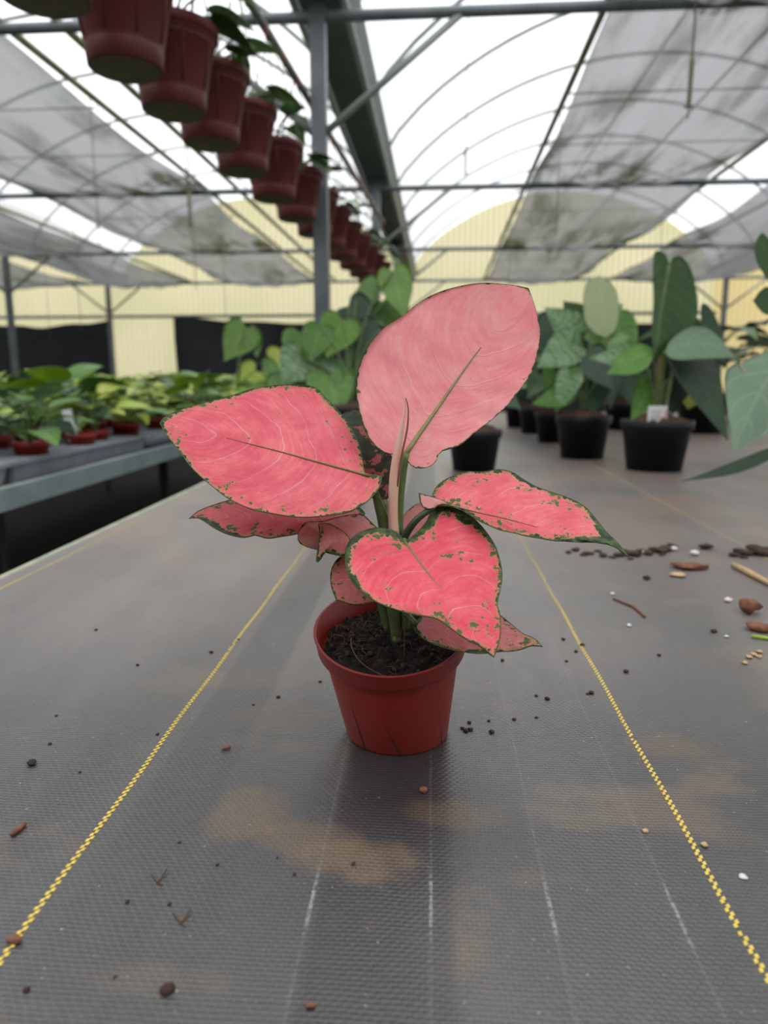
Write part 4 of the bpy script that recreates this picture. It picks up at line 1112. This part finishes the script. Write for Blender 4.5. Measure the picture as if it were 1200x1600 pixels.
# F: tall plants behind, between the post and the pink plant
r, c, R, zF = bplant(543, 700, 86, 'tall climbing plant with big leaves behind the pink plant', 1.5); s0 = c + Vector((0, 0, R * 1.4)); z = zF + .1
for (bp, tp_, w, sh, dz, m) in (((614, 424), (634, 500), 42, 'heart', .1, 'freshleaf'), ((558, 452), (592, 468), 50, 'ovate', .15, 'midleaf'), ((545, 478), (590, 520), 48, 'heart', .1, 'darkleaf'), ((596, 515), (560, 600), 62, 'heart', .05, 'darkleaf'), ((535, 500), (510, 560), 52, 'heart', 0, 'freshleaf'), ((500, 512), (485, 565), 40, 'heart', -.02, 'midleaf'), ((520, 560), (480, 600), 62, 'arrow', 0, 'silverleaf'), ((540, 570), (545, 640), 70, 'heart', .12, 'darkleaf'), ((575, 540), (610, 610), 70, 'heart', .2, 'midleaf'), ((515, 590), (530, 660), 60, 'arrow', -.05, 'midleaf'), ((470, 520), (465, 575), 46, 'heart', .1, 'midleaf'), ((560, 500), (575, 560), 56, 'heart', .25, 'darkleaf'), ((470, 560), (440, 600), 56, 'arrow', 0, 'silverleaf'), ((500, 600), (500, 650), 70, 'heart', .15, 'darkleaf'), ((455, 595), (440, 640), 60, 'heart', .12, 'midleaf'), ((600, 470), (640, 520), 50, 'heart', .2, 'midleaf'), ((580, 580), (600, 650), 70, 'heart', .1, 'darkleaf')):
    sh_leaf(r, bp, tp_, w * 1.25, sh, z + dz, 0, -.0009, M[m], stalk=s0, stalkr=.005)
c = Vector((-1.34, 4.9, BT + TR)); r = root('potted_foliage_plant', c, 'green plant with one tall heart-shaped leaf above the small pots', 'potted plant')
black_pot(c, r, .075, .11); s0 = c + Vector((0, 0, .10)); z = -(ROT.transposed() @ (c - CAM)).z
sh_leaf(r, (384, 512), (350, 565), 58, 'heart', z, .0005, -.0006, M['freshleaf'], stalk=s0, stalkr=.007)
sh_leaf(r, (394, 508), (402, 560), 26, 'lance', z + .04, .0, -.0006, M['midleaf'], stalk=s0, stalkr=.005)
for (bp, tp_, w, sh, dz, m) in (((400, 580), (360, 610), 46, 'heart', 0, 'brightleaf'), ((410, 580), (445, 615), 50, 'arrow', .02, 'midleaf'), ((395, 600), (390, 650), 50, 'heart', -.02, 'midleaf'), ((420, 560), (455, 565), 40, 'heart', .1, 'limeleaf')):
    sh_leaf(r, bp, tp_, w, sh, z + dz, 0, -.001, M[m], stalk=s0, stalkr=.004)

# ------------------------------------------------------------------ litter on the cloth
drnd = random.Random(9)


def lump(px, py, spx, mat, name, lab, cat, group=None, el=1., rot=0., flat=.55):
    p = T(px, py); z = (p - CAM).length; s_ = spx / 2 * z / F
    b = NEW(); bmesh.ops.create_icosphere(b, subdivisions=2, radius=s_)
    for v in b.verts:
        v.co *= 1 + .55 * mnoise.noise(v.co * (1.6 / s_) + Vector((px * 1.37, py * .77, 0))) + .25 * mnoise.noise(v.co * (4.5 / s_) + Vector((py, px, 3))); v.co.x *= el; v.co.z *= flat
    lo = min(v.co.z for v in b.verts)
    bmesh.ops.rotate(b, verts=b.verts[:], cent=(0, 0, 0), matrix=Matrix.Rotation(rot, 3, 'Z'))
    for v in b.verts: v.co += Vector((p.x, p.y, TABLE - lo - .0002))
    return tag(link(name, b, mat), lab, cat, group)


def stick(pts, rpx, mat, name, lab, cat, group=None):
    z = (T(*pts[0]) - CAM).length; rr = rpx / 2 * z / F
    b = NEW(); tube(b, [T(*p) + Vector((0, 0, rr * .9)) for p in pts], [rr * (1 if 0 < i < len(pts) - 1 else .7) for i in range(len(pts))], 7)
    return tag(link(name, b, mat), lab, cat, group)


stick([(18, 1308), (28, 1300), (40, 1290)], 7, M['chip'], 'bark_chip', 'thin brown bark chip lying left of the near yellow line', 'bark chip')
lump(50, 1195, 12, M['crumb'], 'soil_crumb', 'black soil crumb on the bare cloth left of the yellow line', 'soil crumb')
lump(262, 1548, 17, M['crumb'], 'soil_crumb', 'round brown soil crumb close to the lower edge of the photo', 'soil crumb')
stick([(347, 1173), (360, 1170)], 6, M['chip'], 'bark_chip', 'short brown bark chip left of the terracotta pot', 'bark chip')
lump(485, 1573, 9, M['chip'], 'bark_chip', 'tiny reddish bark chip at the very bottom of the photo', 'bark chip', el=1.5)
lump(24, 1472, 13, M['chip'], 'bark_chip', 'rust brown fleck lying on the near end of the yellow line', 'bark chip', el=1.4)
lump(662, 1237, 12, M['chip'], 'bark_chip', 'reddish bark fleck in front of the terracotta pot', 'bark chip')
lump(1008, 1300, 8, M['tan'], 'tan_chip', 'pale tan chip on the cloth inside the yellow line', 'chip')
lump(1100, 1322, 9, M['tan'], 'tan_chip', 'pale tan chip touching the yellow line on the right', 'chip')
lump(1161, 1370, 12, M['perlite'], 'paper_fleck', 'white torn fleck on the cloth outside the yellow line', 'fleck', flat=.2, el=.8)
for pts, lab in (([(270, 1428), (283, 1443), (290, 1450)], 'dry forked rootlet left of the bench centre'), ([(236, 1367), (246, 1380), (254, 1384)], 'small dry rootlet above the forked one')):
    o = stick(pts, 2.2, M['fibre'], 'rootlet', lab, 'rootlet')
    q = NEW(); tube(q, [T(*pts[1]) + Vector((0, 0, .0006)), T(pts[1][0] + 15, pts[1][1] - 18) + Vector((0, 0, .0015))], .0005, 5); link('root_branch', q, M['fibre'], o)
# right side litter
lump(1170, 958, 26, M['chip'], 'wood_chunk', 'square brown wood chunk near the right edge', 'wood chunk', flat=.75)
lump(1188, 985, 26, M['chip'], 'bark_chip', 'dark brown bark piece just below the square wood chunk', 'bark chip', el=1.5, flat=.4)
stick([(1144, 886), (1168, 898), (1205, 918)], 9, M['tan'], 'twig', 'thick tan twig lying at the right edge', 'twig')
stick([(1174, 997), (1215, 1003)], 7, M['brightleaf'], 'stem_piece', 'pale green cut stem piece at the right edge', 'stem piece')
stick([(958, 937), (990, 950), (1008, 966)], 4, M['chip'], 'rootlet', 'thin reddish curved root right of the second yellow line', 'rootlet')
for px, py, s_ in ((888, 864, 9), (900, 860, 12), (912, 868, 9), (920, 866, 11), (934, 862, 8), (942, 869, 14), (957, 872, 8), (966, 869, 13), (978, 866, 17), (992, 868, 16), (1003, 863, 12), (1012, 866, 16), (1026, 862, 19), (1040, 860, 18), (1050, 855, 14), (1034, 868, 8), (985, 874, 7)):
    lump(px, py, s_, M['crumb'], 'soil_clump', 'dark soil clump in the trail beyond the drooping leaf tip', 'soil clump', 'soil trail', el=1.5, flat=.35, rot=drnd.uniform(0, 3))
for px, py, s_ in ((1146, 869, 12), (1156, 865, 18), (1168, 867, 15), (1178, 863, 22), (1190, 868, 20), (1199, 864, 18), (1162, 872, 9)):
    lump(px, py, s_, M['crumb'], 'soil_clump', 'dark soil clump in the heap by the right edge, behind the twig', 'soil clump', 'soil heap at the right', el=1.4, flat=.4, rot=drnd.uniform(0, 3))
lump(1103, 857, 16, M['crumb'], 'soil_clump', 'single dark soil clump between the trail and the heap', 'soil clump', el=1.3, flat=.4)
lump(1078, 888, 34, M['chip'], 'bark_chip', 'flat brown bark piece below the soil trail', 'bark chip', el=1.5, flat=.2)
lump(1058, 900, 18, M['tan'], 'bark_chip', 'light brown bark fleck beside the flat bark piece', 'bark chip', el=1.3, flat=.25)
for px, py, s_ in ((1085, 868, 12), (1137, 940, 11), (957, 930, 7), (983, 979, 7), (1135, 996, 6), (1007, 866, 8), (1053, 860, 10), (1150, 862, 9)):
    lump(px, py, s_, M['perlite'], 'perlite_grain', 'white perlite grain on the cloth right of the second yellow line', 'perlite', 'white perlite grains', flat=.6)
for i in range(5):
    lump(1190 - 6 * i + drnd.uniform(-4, 4), 1022 + 3 * i + drnd.uniform(-5, 5), 9, M['tan'], 'soil_clump', 'pale dry crumb in the patch below the green stem piece', 'soil clump', 'pale dry crumbs', flat=.4)
for px, py, s_ in ((728, 1143, 9), (735, 1141, 8), (722, 1139, 6), (733, 1130, 6), (768, 1145, 8), (764, 1127, 5), (803, 1125, 6), (838, 1122, 5), (855, 1093, 8), (924, 1084, 8), (978, 1051, 8), (838, 1088, 5), (900, 1019, 6), (910, 1009, 7), (885, 1034, 5), (785, 1033, 6), (918, 1085, 5), (1010, 905, 10), (880, 1000, 6), (1030, 1025, 6), (1115, 988, 9)):
    lump(px, py, s_, M['crumb'], 'soil_crumb', 'small dark soil crumb on the cloth right of the terracotta pot', 'soil crumb', 'soil crumbs right of the pot')
for px, py, s_ in ((78, 1163, 5), (435, 1090, 6), (500, 1066, 5), (246, 1148, 5), (125, 1207, 4), (265, 1413, 5), (199, 1410, 6), (280, 1317, 5), (433, 1341, 4), (340, 1352, 5), (552, 1351, 6), (460, 1367, 5), (42, 1548, 8), (180, 1527, 5), (88, 1119, 4), (330, 1020, 6), (372, 1000, 4), (396, 1102, 4), (150, 985, 5), (215, 1040, 5)):
    lump(px, py, s_, M['crumb'], 'soil_crumb', 'tiny dark soil crumb on the cloth left of the terracotta pot', 'soil crumb', 'soil crumbs left of the pot')
